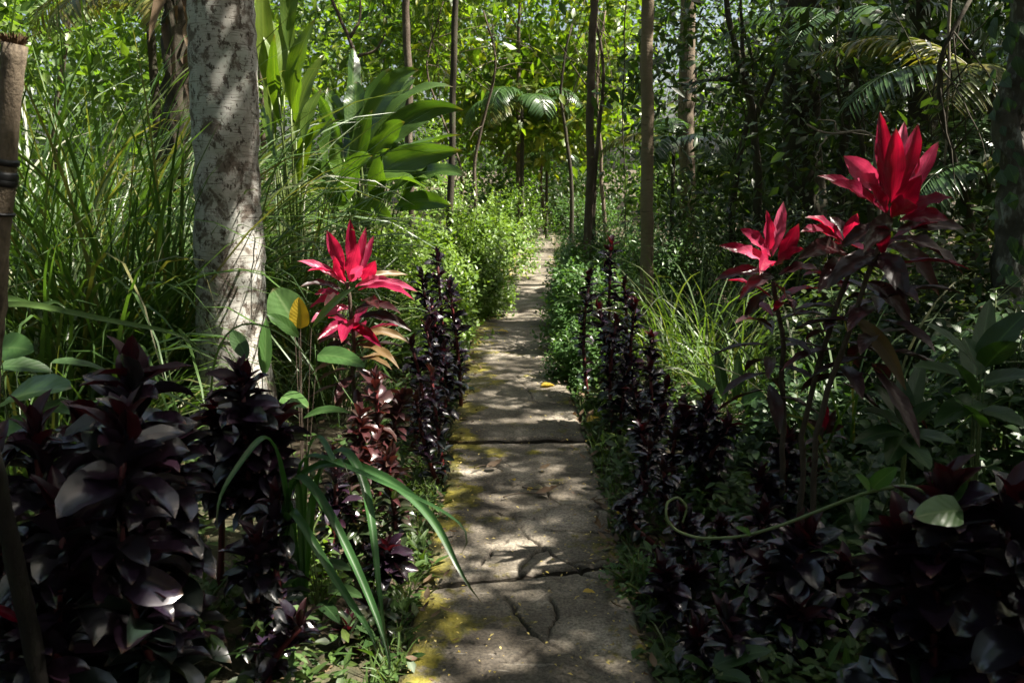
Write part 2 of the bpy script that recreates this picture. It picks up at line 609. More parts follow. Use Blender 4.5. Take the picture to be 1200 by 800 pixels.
M = dict(
    pale=pale_bark(), slab=slab_mat(), soil=soil_mat(),
    bark=bark_mat("brown_bark", (.055, .04, .028), (.12, .095, .07), (.18, .16, .12), .9),
    ringbark=bark_mat("ringed_bark", (.13, .10, .065), (.22, .175, .12), (.09, .066, .045), .8, stretch=(.6, .6, 2.5)),
    darkbark=bark_mat("dark_mossy_bark", (.03, .025, .018), (.065, .055, .038), (.05, .065, .03), .8),
    shaggy=bark_mat("mottled_shaggy_bark", (.05, .045, .038), (.13, .12, .10), (.38, .40, .38), 1.1, blotch=.62),
    post=bark_mat("weathered_post", (.12, .09, .062), (.23, .185, .13), (.045, .034, .025), 1.6, blotch=.8),
    stem=bark_mat("plant_stem", (.05, .035, .025), (.10, .075, .055), (.13, .11, .08), 3),
    redstem=leaf_mat("red_stem", [(.08, .012, .014), (.14, .02, .02)], .45, 0),
    gstem=leaf_mat("green_stem", [(.06, .09, .02), (.10, .14, .03)], .5, 0),
    vine=leaf_mat("vine_stem", [(.13, .17, .06), (.17, .21, .08)], .5, 0),
    liana=bark_mat("pale_liana", (.16, .13, .10), (.28, .24, .19), (.10, .08, .06), 2),
    strap=plain_mat("black_rubber_strap", (.012, .012, .013), .45),
    # cordylines
    ti_dark=leaf_mat("dark_ti_leaf", [(.018, .014, .029), (.028, .015, .033), (.044, .015, .028), (.021, .017, .030), (.018, .026, .020)], .26, .09, (1.8, .6, .7), .15, (.06, .022, .03), spec=1.0, streak=.4, streakcol=(.025, .012, .018)),
    ti_top=leaf_mat("young_ti_leaf", [(.030, .010, .018), (.05, .012, .020), (.038, .012, .022)], .36, .3, (2.0, .5, .4), .2, (.12, .02, .02)),
    ti_bronze=leaf_mat("bronze_ti_leaf", [(.05, .018, .022), (.09, .03, .03), (.04, .035, .022), (.055, .02, .028)], .30, .22, (1.6, .8, .5), .2, (.12, .05, .05), spec=.6, streak=.4),
    ti_green=leaf_mat("greening_ti_leaf", [(.03, .05, .02), (.05, .075, .03), (.035, .04, .022), (.05, .03, .028)], .28, .25, (1.2, 1.3, .5), .2, (.10, .12, .05), spec=.7, streak=.4),
    red=leaf_mat("red_ti_leaf", [(.46, .012, .07), (.60, .04, .13), (.38, .008, .05), (.56, .07, .17)], .36, .5, (1.5, .5, .7), .3, (.6, .10, .14), ribs=60, streak=.65, streakcol=(.14, .008, .03)),
    pink=leaf_mat("pink_ti_leaf", [(.55, .09, .17), (.62, .14, .23), (.5, .06, .13)], .4, .4, (1.3, .6, .8), .25, (.7, .25, .3), ribs=60, streak=.6, streakcol=(.38, .02, .09)),
    crim=leaf_mat("crimson_ti_leaf", [(.22, .008, .045), (.32, .012, .06), (.13, .008, .03)], .34, .45, (2.0, .5, .7), .25, (.35, .03, .06), ribs=60, streak=.6, streakcol=(.06, .006, .015)),
    maroon=leaf_mat("maroon_ti_leaf", [(.035, .012, .016), (.06, .014, .02), (.028, .016, .016)], .34, .25, (1.8, .6, .5), .2, (.09, .02, .03), ribs=60, streak=.5, streakcol=(.02, .022, .012)),
    dying=leaf_mat("withering_ti_leaf", [(.13, .08, .03), (.18, .12, .045), (.10, .045, .03)], .5, .3, (1.3, 1.1, .5), .3, spots=.5),
    ti_low=leaf_mat("aged_ti_leaf", [(.016, .024, .022), (.019, .036, .024), (.025, .044, .028), (.028, .020, .027)], .3, .1, (1.2, 1.3, .5), .15, (.03, .045, .03), spec=.9, streak=.4),
    # greens
    grass=leaf_mat("tall_grass_blade", [(.045, .095, .02), (.07, .135, .03), (.10, .18, .045), (.06, .115, .045), (.22, .20, .08)], .42, .35, (1.3, 1.4, .4), 0),
    lgrass=leaf_mat("light_grass_blade", [(.08, .145, .035), (.115, .19, .05), (.065, .12, .03), (.17, .17, .07)], .42, .4, (1.3, 1.35, .4), 0),
    straplf=leaf_mat("strap_leaf", [(.045, .125, .035), (.065, .155, .048)], .36, .35, (1.2, 1.4, .4), .35, (.15, .22, .09), streak=.45, streakcol=(.03, .075, .02)),
    canna=leaf_mat("broad_blade", [(.06, .13, .018), (.09, .17, .025), (.13, .19, .02)], .36, .42, (1.4, 1.5, .3), .25, ribs=120, streak=.35, streakcol=(.2, .22, .04)),
    ginger=leaf_mat("ginger_leaf", [(.028, .075, .018), (.045, .10, .02), (.08, .15, .022), (.035, .085, .03)], .27, .38, (1.6, 1.7, .3), .35, (.14, .20, .06), ribs=110, spec=.8, streak=.35, streakcol=(.12, .17, .03)),
    yellowlf=leaf_mat("yellow_leaf", [(.52, .36, .03), (.6, .42, .04)], .45, .35, (1.2, 1.1, .4), .5, (.35, .33, .06), spots=.25, ribs=55),
    broad=leaf_mat("broad_green_leaf", [(.06, .15, .03), (.09, .19, .05), (.075, .16, .05)], .36, .38, (1.3, 1.4, .4), .4, (.17, .27, .1), ribs=45),
    pale_leaf=leaf_mat("pale_green_leaf", [(.10, .20, .06), (.14, .25, .085)], .3, .35, (1.2, 1.3, .5), .55, (.28, .38, .18), ribs=40, streak=.3, streakcol=(.06, .13, .03)),
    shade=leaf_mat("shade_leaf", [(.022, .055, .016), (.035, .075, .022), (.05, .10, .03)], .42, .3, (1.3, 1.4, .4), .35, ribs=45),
    bush=leaf_mat("bush_leaf", [(.10, .19, .03), (.15, .255, .045), (.20, .29, .06), (.12, .20, .05)], .40, .42, (1.35, 1.4, .35), .25),
    bushd=leaf_mat("trailing_leaf", [(.06, .135, .035), (.085, .175, .048), (.115, .21, .055)], .42, .38, (1.3, 1.4, .4), .25),
    herb=leaf_mat("herb_leaf", [(.035, .085, .018), (.06, .12, .025), (.09, .16, .035), (.05, .09, .03), (.11, .15, .03)], .5, .35, (1.3, 1.4, .35), .25),
    canopy=leaf_mat("canopy_leaf", [(.03, .07, .015), (.05, .105, .02), (.07, .135, .025)], .45, .35, (1.4, 1.5, .3), .15),
    sap=leaf_mat("sapling_leaf", [(.08, .15, .018), (.13, .205, .022), (.18, .25, .025), (.08, .14, .03), (.28, .28, .03)], .36, .48, (1.5, 1.7, .35), .2),
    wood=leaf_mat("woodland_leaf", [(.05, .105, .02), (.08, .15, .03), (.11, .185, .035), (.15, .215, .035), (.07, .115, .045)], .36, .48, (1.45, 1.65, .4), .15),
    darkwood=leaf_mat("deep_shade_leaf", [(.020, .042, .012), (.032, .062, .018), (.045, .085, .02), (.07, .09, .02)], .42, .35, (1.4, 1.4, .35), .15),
    palm=leaf_mat("palm_leaflet", [(.04, .09, .025), (.06, .12, .035), (.05, .10, .04)], .3, .33, (1.3, 1.4, .4), .25, spec=.7),
    palmy=leaf_mat("yellowing_palm_leaflet", [(.09, .14, .03), (.15, .17, .04), (.2, .16, .05)], .36, .4, (1.3, 1.3, .4), .25),
    dry=leaf_mat("dry_leaf", [(.10, .06, .035), (.17, .11, .06), (.23, .16, .09), (.08, .055, .04)], .7, .2, (1.2, 1, .6), .2),
)

# ------------------------------------------------------------------ ground and footpath
PY = np.array([-2, 1, 2.6, 3.1, 4.8, 7.0, 9.4, 11, 14, 18.5, 23, 27])
PX = np.array([.05, .06, .065, .05, .04, .015, .02, .14, .32, .50, .80, 1.6])


def pathx(Y):
    return np.interp(Y, PY, PX)


PW = .40


def ground_z(x, y):
    x, y = np.asarray(x, float), np.asarray(y, float)
    d = np.abs(x - pathx(y)) - PW
    z = -.05 + .09 * np.clip(d / .8, 0, 1) * (.4 + fbm(x * 1.3 + 40, y * 1.3 + 9, 3)) + .05 * (fbm(x * 3.1, y * 3.1, 3) - .5)
    z = z + .045 * np.clip(y - 26, 0, 30) + .035 * np.clip(-x - 4, 0, 12) + .02 * np.clip(x - 5, 0, 12)
    lip = -.045 + np.where(y > 13, .5, 1.0) * .060 * np.clip(fbm(x * 6 + 3, y * 3.1 + 8, 3) - .28, 0, .6) * np.exp(-((d + .01) / .07) ** 2)
    return np.where(d < .06, np.where(d < -.12, -.06, np.minimum(z * 0 + lip, .03)), np.maximum(z, lip))


gx = np.concatenate([np.linspace(-150, -12, 24), np.linspace(-11.5, -2.1, 34), np.linspace(-2, -.75, 20), np.linspace(-.72, .9, 72), np.linspace(.95, 2, 18), np.linspace(2.1, 11.5, 34), np.linspace(12, 150, 24)])
gy = np.concatenate([np.linspace(-80, -3, 20), np.linspace(-2.8, 1.5, 20), np.linspace(1.6, 12, 210), np.linspace(12.2, 30, 70), np.linspace(31, 220, 40)])
GX, GY = np.meshgrid(gx, gy, indexing='ij')
GZ = ground_z(GX, GY)
g = Geo()
ii, jj = np.meshgrid(np.arange(len(gx) - 1), np.arange(len(gy) - 1), indexing='ij')
a = (ii * len(gy) + jj).ravel()
nyy = len(gy)
g.add(np.stack([GX, GY, GZ], -1).reshape(-1, 3), np.concatenate([np.stack([a, a + nyy, a + 1], -1), np.stack([a + 1, a + nyy, a + nyy + 1], -1)]), np.zeros((GX.size, 2)))
tag(link("ground", g.mesh("ground", M['soil'])), kind="structure")

path = bpy.data.objects.new("footpath", None)
COL.objects.link(path)
tag(path, kind="structure")

CR_PX = [  # crack lines of the second slab, dark grooves on the nearest, photo pixels on the path
    [(577, 531), (600, 545), (618, 556), (640, 573), (652, 588)], [(618, 556), (600, 572), (570, 578)],
    [(652, 588), (638, 606), (600, 604), (582, 600)], [(652, 588), (690, 592), (728, 628)], [(640, 573), (668, 560), (690, 575)],
    [(638, 606), (640, 620), (672, 622), (738, 626)], [(600, 604), (612, 622), (640, 640), (668, 662), (700, 676)], [(612, 622), (580, 640), (560, 662)],
    [(640, 640), (610, 664), (600, 690)], [(668, 662), (720, 650), (742, 660)],
    [(590, 700), (610, 730), (640, 752), (690, 775), (720, 800)], [(640, 752), (600, 770), (560, 774)], [(640, 752), (648, 720), (650, 700)],
    [(606, 385), (606, 400)], [(604, 440), (628, 470), (660, 500)],
]
CR = [np.array([gpx(*q)[:2] for q in c]) for c in CR_PX]


def crack_groove_depth(X, Y, near):
    d = np.full(X.shape, 9.0)
    Xn = X + .07 * (fbm(X * 11, Y * 11, 4) - .5)
    Yn = Y + .07 * (fbm(X * 11 + 50, Y * 11 + 9, 4) - .5)
    for c in CR:
        for p, q in zip(c[:-1], c[1:]):
            v = q - p
            t = np.clip(((Xn - p[0]) * v[0] + (Yn - p[1]) * v[1]) / (v @ v), 0, 1)
            d = np.minimum(d, np.hypot(Xn - p[0] - t * v[0], Yn - p[1] - t * v[1]))
    wv = .0030 + .0055 * vnoise(X * 7, Y * 7) ** 1.5
    return np.exp(-(d / wv) ** 2) * np.clip(2.2 * vnoise(X * 5 + 3, Y * 5) - .35, 0, 1)


JO = [(1.25, .0), (3.10, .22), (4.80, .02), (7.05, 0), (9.45, .05), (11.0, -.1), (13.9, .05), (16.1, 0), (18.4, .05), (20.6, 0), (23.0, 0), (25.5, .3)]
for k in range(len(JO) - 1):
    (y0, t0), (y1, t1) = JO[k], JO[k + 1]
    near = k < 3
    step = .0058 if k < 2 else (.011 if k < 4 else .03)
    nx = int(2 * PW / step)
    ny = int((y1 - y0) / (step * 1.15))
    u = np.linspace(-PW, PW, nx)
    v = np.linspace(0, 1, ny)
    Uu, Vv = np.meshgrid(u, v, indexing='ij')
    ga = .019
    Y0 = y0 + t0 * Uu + ga + .03 * (fbm(Uu * 7 + k * 9, Uu * 0 + k, 3) - .5)
    Y1 = y1 + t1 * Uu - ga + .03 * (fbm(Uu * 7 + k * 9 + 9, Uu * 0 + k + 1, 3) - .5)
    Yg = Y0 + (Y1 - Y0) * Vv
    edge = (np.abs(Uu) / PW) ** 6
    Xg = pathx(Yg) + Uu * (1 + edge * .10 * (fbm(Yg * 4 + k, Uu * 0 + np.sign(Uu) * 3, 3) - .5)) + (rng.random() - .5) * .02
    lev = .004 * (-1) ** k + rng.uniform(-.006, .006)
    tl = rng.uniform(-.008, .008)
    Z = lev + tl * (Vv - .5) + .016 * (fbm(Xg * 4, Yg * 4, 3) - .5) + .010 * (fbm(Xg * 24, Yg * 24, 4) - .5)
    de = np.minimum(np.minimum(Uu + PW, PW - Uu), np.minimum(Vv, 1 - Vv) * (y1 - y0))
    Z -= .016 * np.exp(-(de / .014) ** 2) * (.5 + fbm(Xg * 20, Yg * 20, 2))
    ck = crack_groove_depth(Xg, Yg, near) if k < 4 else np.zeros(Xg.shape)
    Z -= .024 * ck
    soilm = np.clip(ck * 1.1 + .8 * np.exp(-(de / .012) ** 2), 0, 1)
    top = np.stack([Xg, Yg, Z], -1)
    g = Geo()
    ii, jj = np.meshgrid(np.arange(nx - 1), np.arange(ny - 1), indexing='ij')
    a = (ii * ny + jj).ravel()
    g.add(top.reshape(-1, 3), np.concatenate([np.stack([a, a + ny, a + 1], -1), np.stack([a + 1, a + ny, a + ny + 1], -1)]),
          np.stack([(Uu + PW) / (2 * PW), Vv], -1).reshape(-1, 2), soilm.ravel())
    loop = np.concatenate([top[:, 0], top[-1, 1:], top[-2::-1, -1], top[0, -2:0:-1]])
    luv = np.concatenate([np.stack([(u + PW) / (2 * PW), 0 * u], -1), np.stack([1 + 0 * v[1:], v[1:]], -1), np.stack([((u + PW) / (2 * PW))[-2::-1], 1 + 0 * u[1:]], -1), np.stack([0 * v[1:-1], v[1:-1]], -1)])
    n = len(loop)
    low = loop.copy()
    low[:, 2] = -.10
    i = np.arange(n)
    j = (i + 1) % n
    g.add(np.vstack([loop, low]), np.concatenate([np.stack([i, i + n, j], -1), np.stack([j, i + n, j + n], -1)]), np.vstack([luv, luv]), .8)
    part("slab", g, M['slab'], path)

# ------------------------------------------------------------------ canopy leaves dropped or added to place the sun patches and shade
SPOTS = [  # (point, radius): things the photograph shows in full sun
    (px(405, 310, 4.0), .42), (px(440, 340, 4.0), .3), (px(350, 270, 4.4), .2), (px(298, 300, 4.4), .22), (px(300, 380, 4.4), .2), 
    (px(455, 500, 3.7), .25), (px(440, 590, 3.2), .25), (px(470, 640, 3.2), .22), (px(350, 350, 3.6), .25), (px(395, 425, 3.5), .2),
    (px(540, 640, 2.4), .22), (px(440, 600, 2.4), .2), (px(350, 600, 3.0), .10), (px(1085, 190, 3.0), .09), (px(1010, 200, 3.0), .10), (px(900, 270, 3.2), .12), (px(1000, 260, 3.1), .06),
    (px(830, 320, 6.0), .5), (px(860, 430, 5.2), .4), (px(900, 440, 5.6), .3), (px(20, 440, 2.9), .2),
    (px(1100, 60, 7.0), .28), (px(1130, 195, 6.5), .15), (px(440, 110, 7.5), .7), (px(500, 150, 7.5), .6), (px(345, 100, 6.0), .5),
    (px(430, 200, 7.5), .5), (px(25, 100, 2.3), .15), (px(520, 330, 5.5), .25), (px(700, 380, 6.2), .25), (px(720, 260, 9), .5), (px(785, 290, 8.4), .45), (px(690, 330, 7.4), .4), (px(660, 300, 9.0), .3), (px(900, 500, 4.2), .25), (px(1080, 480, 3.9), .2), (px(335, 640, 2.95), .1),
]


for q_ in ((653, 645), (616, 675), (673, 672), (552, 597), (545, 550), (670, 570), (704, 655), (580, 763), (741, 699), (518, 698), (690, 790),
           (636, 493), (599, 439), (589, 408), (643, 405), (589, 368), (620, 358), (623, 349), (616, 331), (655, 465), (575, 425)):
    SPOTS.append((gpx(*q_), .065 + .05 * rng.random() + (.03 if q_[1] < 520 else 0)))
for q_, r_ in (((626, 305), .55), ((622, 318), .45), ((624, 295), .5), ((560, 300), .3)): SPOTS.append((gpx(*q_), r_))
SHADES = [(px(262, 90, 4.5), .3), (px(245, 270, 4.5), .22), (px(245, 380, 4.5), .22), (px(150, 470, 2.2), .6), (px(140, 620, 2.1), .55), (px(300, 560, 2.6), .35), (px(270, 520, 2.8), .45),
          (px(900, 560, 3.3), .5), (px(830, 520, 3.7), .4), (px(1100, 620, 1.9), .6), (px(940, 700, 2.5), .5), (px(720, 420, 5.3), .35), (px(1060, 330, 3.0), .45), (px(1150, 420, 2.6), .5),
          (px(960, 60, 9), 1.2), (px(940, 200, 8), 1.2), (px(1060, 100, 8), 1.0)]


def keepfield(X, Y, crowns=False):
    """how much of the canopy there is along the sun's way to the ground point"""
    k = np.full(np.shape(X), .9)

    def box(x0, x1, y0, y1, val, s=.5):
        nonlocal k
        m = 1 / (1 + np.exp(-(X - x0) / (s * .25))) / (1 + np.exp((X - x1) / (s * .25))) / (1 + np.exp(-(Y - y0) / (s * .5))) / (1 + np.exp((Y - y1) / (s * .5)))
        k = k * (1 - m) + val * m
    box(-9, -1.9, 4.0, 12, .40)
    if crowns:
        k[:] = 1
        box(-30, 3.0, 15, 60, .75)
    else:
        box(-30, 3.0, 13.5, 60, .04)
        box(3.0, 9, 16, 60, .40)
    box(-3.2, -.3, 6.6, 18, .05)
    box(.5, 1.6, 8.5, 18, .25)
    box(.9, 4.0, 3.6, 10, .55)
    box(1.1, 2.6, 5.2, 8, .35)
    box(-.45, .5, 1.0, 10.0, .92, .25)
    box(-.5, .9, 11.2, 17, .0)
    box(-3, -.75, 0, 3.6, 1.0)
    box(.85, 4, 0, 4.6, 1.0)
    return k


def sunkeep(C, u, zr=.35, field=True):
    G = C - SUN * ((C[:, 2:3] - zr) / SUN[2])
    kf = keepfield(G[:, 0], G[:, 1], field == 'crowns')
    ok = u < kf if field else np.ones(len(C), bool)
    for p, r in SPOTS:
        d = C - p
        al = d @ SUN
        dist = np.linalg.norm(d - al[:, None] * SUN, axis=1)
        ok &= ~((dist < r) & (al > 1.0))
    return ok


# ------------------------------------------------------------------ trees
T_SIMPLE = leaf_tpl(1, .46, 3, 2, .5, .25, 'ovate')
T_LANCE = leaf_tpl(1, .28, 3, 2, .6, .25, 'lance')
T_BROAD = leaf_tpl(1, .62, 3, 2, .5, .2, 'ovate')
def diamond(w, fold=.12, sag=.1):
    h = w / 2
    V = np.array([(0, 0, 0), (.38, -h, fold * w), (.5, 0, 0), (.38, h, fold * w), (.80, -h * .55, fold * w * .4 - sag * .5), (.80, h * .55, fold * w * .4 - sag * .5), (1, 0, -sag)])
    T = np.array([(0, 1, 2), (0, 2, 3), (1, 4, 2), (2, 4, 6), (2, 6, 5), (2, 5, 3)])
    return V, T, np.array([(0, .5), (.4, 0), (.5, .5), (.4, 1), (.8, .2), (.8, .8), (1, .5)])


D_WIDE, D_SLIM = diamond(.5), diamond(.34)
T_BROAD2 = leaf_tpl(1, .62, 2, 2, .5, .2, 'ovate')
T_FINE2 = leaf_tpl(1, .5, 2, 2, .4, .3, 'ovate')
T_FINE = leaf_tpl(1, .36, 2, 2, .4, .3, 'lance')


def twigs(geo, tpl, C, per, spread, ln, zdroop=-.15, sun=False, rr=None):
    """leaf clusters round the points C"""
    n = len(C) * per
    ci = np.repeat(np.arange(len(C)), per)
    off = rng.normal(size=(n, 3)) * spread * np.array([1, 1, .7])
    P = C[ci] + off
    D = norm(norm(off) * .8 + rng.normal(size=(n, 3)) * .5 + np.array([0, 0, zdroop]))
    U = norm(np.array([0, -.15, .8]) + rng.normal(size=(n, 3)) * .65)
    S = rng.uniform(ln[0], ln[1], n)
    R = np.clip((rng.random(len(C))[ci] if rr is None else rr[ci]) * .6 + rng.random(n) * .4, 0, .999)
    if sun:
        cu = rng.random(len(C))[ci] * .5 + rng.random(n) * .5
        k = sunkeep(P, cu, field={'spots': False, 'crowns': 'crowns'}.get(sun, True))
        P, D, U, S, R = P[k], D[k], U[k], S[k], R[k]
    return scatter(geo, tpl, P, D, U, S, R)


def wobble(pts, n, amp):
    """resample a polyline smoothly with small irregularities"""
    pts = np.asarray(pts, float)
    L = np.concatenate([[0], np.cumsum(np.linalg.norm(np.diff(pts, axis=0), axis=1))])
    t = np.linspace(0, L[-1], n)
    out = np.stack([np.interp(t, L, pts[:, k]) for k in range(3)], 1)
    sm = np.stack([np.convolve(np.pad(out[:, k], 2, 'edge'), np.ones(5) / 5, 'valid') for k in range(3)], 1)
    sm[0], sm[-1] = out[0], out[-1]
    nz = rng.normal(size=(n, 3)) * amp
    nz[:, 2] = 0
    nz = np.stack([np.convolve(np.pad(nz[:, k], 1, 'edge'), np.ones(3) / 3, 'valid') for k in range(3)], 1)
    nz[0] = 0
    return sm + nz


def tree(name, label, cat, pts, r0, r1, mat, C, per, spread, ln, lmat, tpl=T_SIMPLE, limbs=8, group=None, sun=True, n=26, sides=12, rough=.12, limb_r=.3, rr=None, amp=.015, flare=.5, forced=None):
    base = np.array(pts[0])
    t = thing(name, label, cat, base, group)
    P = wobble(pts, n, amp)
    tt = np.linspace(0, 1, n)
    rad = r0 + (r1 - r0) * tt + r0 * flare * np.exp(-tt * 26)
    g = tube(Geo(), P, rad, sides, 0, rough)
    part("trunk", g, mat, t)
    if C is not None and len(C):
        lb = Geo()
        idx = rng.permutation(len(C))[:limbs]
        for q in idx:
            i0 = int(n * rng.uniform(.55, .97))
            a, c = P[i0], C[q]
            mid = (a + c) / 2 + np.array([0, 0, .12 * np.linalg.norm(c - a)])
            rl = max(rad[i0] * limb_r, .006)
            tube(lb, wobble(bez(a, mid, c, 7), 9, .02), np.linspace(rl, rl * .25, 9), 6)
        part("limb", lb, mat, t, kind="stuff")
        cg = twigs(Geo(), tpl, C, per, spread, ln, sun=sun, rr=rr)
        if forced is not None and len(forced): twigs(cg, tpl, forced, per, spread, ln, sun='spots')
        if cg.n: part("crown", cg, lmat, t, kind="stuff")
    return t


def ell(c, r, n, shell=.3):
    d = rand_dirs(n)
    q = (rng.random(n) ** (1 / 3)) * (1 - shell) + shell * rng.random(n) ** .2
    return np.asarray(c) + d * q[:, None] * np.asarray(r)


# canopy over the path: cluster centres, shared out to the trees whose trunks stand around it
canopy = []
for lay, (zl, cnt) in enumerate(((5.6, 1400), (7.0, 1400), (8.4, 1400))):
    X = rng.uniform(-7, 15, cnt)
    Y = rng.uniform(-3.5, 17, cnt)
    Zc = zl + rng.normal(size=cnt) * .5 + .05 * np.abs(X)
    canopy.append(np.stack([X, Y, Zc], 1))
canopy = np.concatenate(canopy)
FORCED = []  # extra unseen leaf clusters added toward the sun to shade chosen spots
for p_, r_ in SHADES:
    for z_ in (5.8, 7.0, 8.2):
        m_ = max(3, int(22 * r_ * r_))
        q_ = p_ + SUN * ((z_ - p_[2]) / SUN[2]) + rng.normal(size=(m_, 3)) * np.array([r_ * .6, r_ * .6, .25])
        FORCED.append(q_)
FORCED = np.concatenate(FORCED)
canopy = canopy[canopy[:, 2] > 1.55 + .205 * canopy[:, 1] + .7]
HOSTS = dict(pale=(-1.5, 4.6), ring=(1.35, 8), t477=(-1.1, 9), t530=(-.65, 9.5), t690=(.95, 10), dark=(3.4, 9.6), dark2=(4.6, 8.4), right=(2.85, 4.7), pr=(2.4, 11.5), east=(7.2, 2.2), east2=(9.5, 7), east3=(11, 13), south=(2.4, -1.6), west=(-5, 2.2), northwest=(-4.5, 13.5))
hk = list(HOSTS)
hp = np.array([HOSTS[k] for k in hk])
wt = np.array([1.0, 1, 1.6, 1.6, 1.6, 1, 1, 1, 1.1, .9, .9, .9, .9, 1, 1])
own = (np.hypot(canopy[:, None, 0] - hp[None, :, 0], canopy[:, None, 1] - hp[None, :, 1]) * wt).argmin(1)
CAN = {k: canopy[own == i] for i, k in enumerate(hk)}
ownf = (np.hypot(FORCED[:, None, 0] - hp[None, :, 0], FORCED[:, None, 1] - hp[None, :, 1]) * wt).argmin(1)
CANF = {k: FORCED[ownf == i] for i, k in enumerate(hk)}
CPER, CSP, CLN = 40, .34, (.10, .19)

# pale trunk at the left of the path
pb = px(274, 425, 4.6)
pt0 = px(259, 0, 4.62)
dv = (pt0 - pb) / (pt0[2] - pb[2])
base = pb - dv * (pb[2] + .02)
t = thing("pale_barked_tree", "thick pale trunk with brown blotches standing left of the path behind dark cordylines", "tree", base)
npt = 150
zz = np.linspace(0, 7.5, npt)
Pp = base + dv * zz[:, None] * np.array([1, 1, 1])
r = .190 - .009 * zz + .075 * np.exp(-zz * 3.2) + .006 * np.sin(zz * 2.3 + 1) + .004 * np.sin(zz * 7) + .003 * rng.normal(size=npt)
for zk in (1.05, 1.42, 1.83, 2.2, 2.6):
    r += -.006 * np.exp(-((zz - zk) / .02) ** 2) + .004 * np.exp(-((zz - zk - .05) / .03) ** 2)
g = tube(Geo(), Pp, r, 36, 0, .022)
part("trunk", g, M['pale'], t)
lb = Geo()
for c in CAN['pale'][:14]:
    a = Pp[int(npt * rng.uniform(.75, .98))]
    tube(lb, wobble(bez(a, (a + c) / 2 + [0, 0, .3], c, 7), 9, .03), np.linspace(.06, .012, 9), 7)
part("limb", lb, M['pale'], t, kind="stuff")
part("crown", twigs(twigs(Geo(), D_WIDE, CAN['pale'], CPER, CSP, CLN, sun=True), D_WIDE, CANF['pale'], CPER, CSP, CLN, sun='spots'), M['canopy'], t, kind="stuff")


def vtrunk(x0, y0, x1, y1, Y, ztop, bottom=True):
    a, b = px(x0, y0, Y), px(x1, y1, Y)
    d = (b - a) / (b[2] - a[2])
    gz = float(ground_z(a[0], a[1])) - .05
    p0 = a - d * (a[2] - gz)
    mid = a + d * (1.5)
    return [p0, a, b, b + d * (ztop - b[2])]


def canopy_tree(name, label, key, pts, r0, r1, mat, extra=None, lm='canopy', **kw):
    C = CAN[key]
    return tree(name, label, "tree", pts, r0, r1, mat, C, CPER, CSP, CLN, M[lm], D_WIDE, limbs=min(14, len(C)), forced=CANF[key], **kw)


canopy_tree("slender_tree", "straight bare brown trunk with faint rings rising right of the path end", "ring", vtrunk(758, 268, 759, 0, 8, 7.2), .062, .045, M['ringbark'], n=60, rough=.1, amp=.012, flare=.25)
canopy_tree("sapling", "thin brown sapling in front of the big ginger clump", "t477", vtrunk(479, 240, 477, 0, 9, 6.8), .045, .03, M['bark'], n=40, flare=.3)
canopy_tree("sapling", "dark thin sapling just right of the big ginger clump", "t530", vtrunk(528, 268, 534, 0, 9.5, 6.8), .04, .025, M['darkbark'], n=40, flare=.3)
canopy_tree("forked_tree", "dark slim tree forking above head height on the right bank of the path", "t690", vtrunk(690, 262, 693, 90, 10, 6.8), .052, .034, M['bark'], n=40, flare=.3)
canopy_tree("forest_tree", "dark vine hung trunk in the deep shade behind the crimson cordylines", "dark", vtrunk(945, 260, 938, 0, 9.6, 7.5), .22, .15, M['darkbark'], rough=.3)
canopy_tree("forest_tree", "dark trunk half hidden in foliage above the tallest crimson cordyline", "dark2", vtrunk(1085, 240, 1075, 0, 8.4, 7.5), .13, .1, M['darkbark'], rough=.3)
mt_ = canopy_tree("mottled_tree", "shaggy trunk with grey lichen mottling at the right edge", "right", vtrunk(1188, 300, 1196, 60, 4.7, 7.0), .085, .075, M['shaggy'], n=80, rough=.5, amp=.03, sides=18)
n_ = 420
zc_ = rng.uniform(.2, 3.4, n_)
az_ = rng.uniform(0, 6.28, n_)
tb_ = np.array(mt_.location)
ax_ = px(1196, 60, 4.7) - px(1188, 300, 4.7)
ax_ = ax_ / ax_[2]
Pc_ = tb_ + ax_ * zc_[:, None] + np.stack([np.cos(az_), np.sin(az_), 0 * az_], 1) * (.10 + .08 * rng.random(n_))[:, None]
part("creeper", scatter(Geo(), T_BROAD, Pc_, norm(np.stack([np.cos(az_ + 1) * .5, np.sin(az_ + 1) * .5, -.7 + rng.normal(size=n_) * .4], 1)), np.stack([np.cos(az_), np.sin(az_), .5 + 0 * az_], 1), rng.uniform(.05, .12, n_), rng.random(n_)), M['shade'], mt_, kind="stuff")
canopy_tree("forest_tree", "pale mossy trunk standing in shade between the slim ringed trunk and dark trees", "pr", vtrunk(806, 230, 806, 0, 11.5, 7.5), .11, .085, M['post'])
for key, (hx, hy), lb_ in (("east", HOSTS['east'], "shade tree east of the path beyond the right edge of view"), ("east2", HOSTS['east2'], "unseen shade tree far out among the right hand woods"), ("east3", HOSTS['east3'], "unseen shade tree deep in the woods behind the dark trees"),
                           ("south", HOSTS['south'], "unseen shade tree beside the near end of the path"), ("west", HOSTS['west'], "unseen shade tree in the tall grass left of the path"), ("northwest", HOSTS['northwest'], "added shade tree rising behind the ginger clump")):
    gz = float(ground_z(hx, hy)) - .05
    canopy_tree("added_shade_tree", lb_, key, [(hx, hy, gz), (hx + .1, hy, 2.5), (hx - .05, hy + .1, 7.2)], .16, .1, M['bark'])  # trees added out of view for the shade their crowns cast

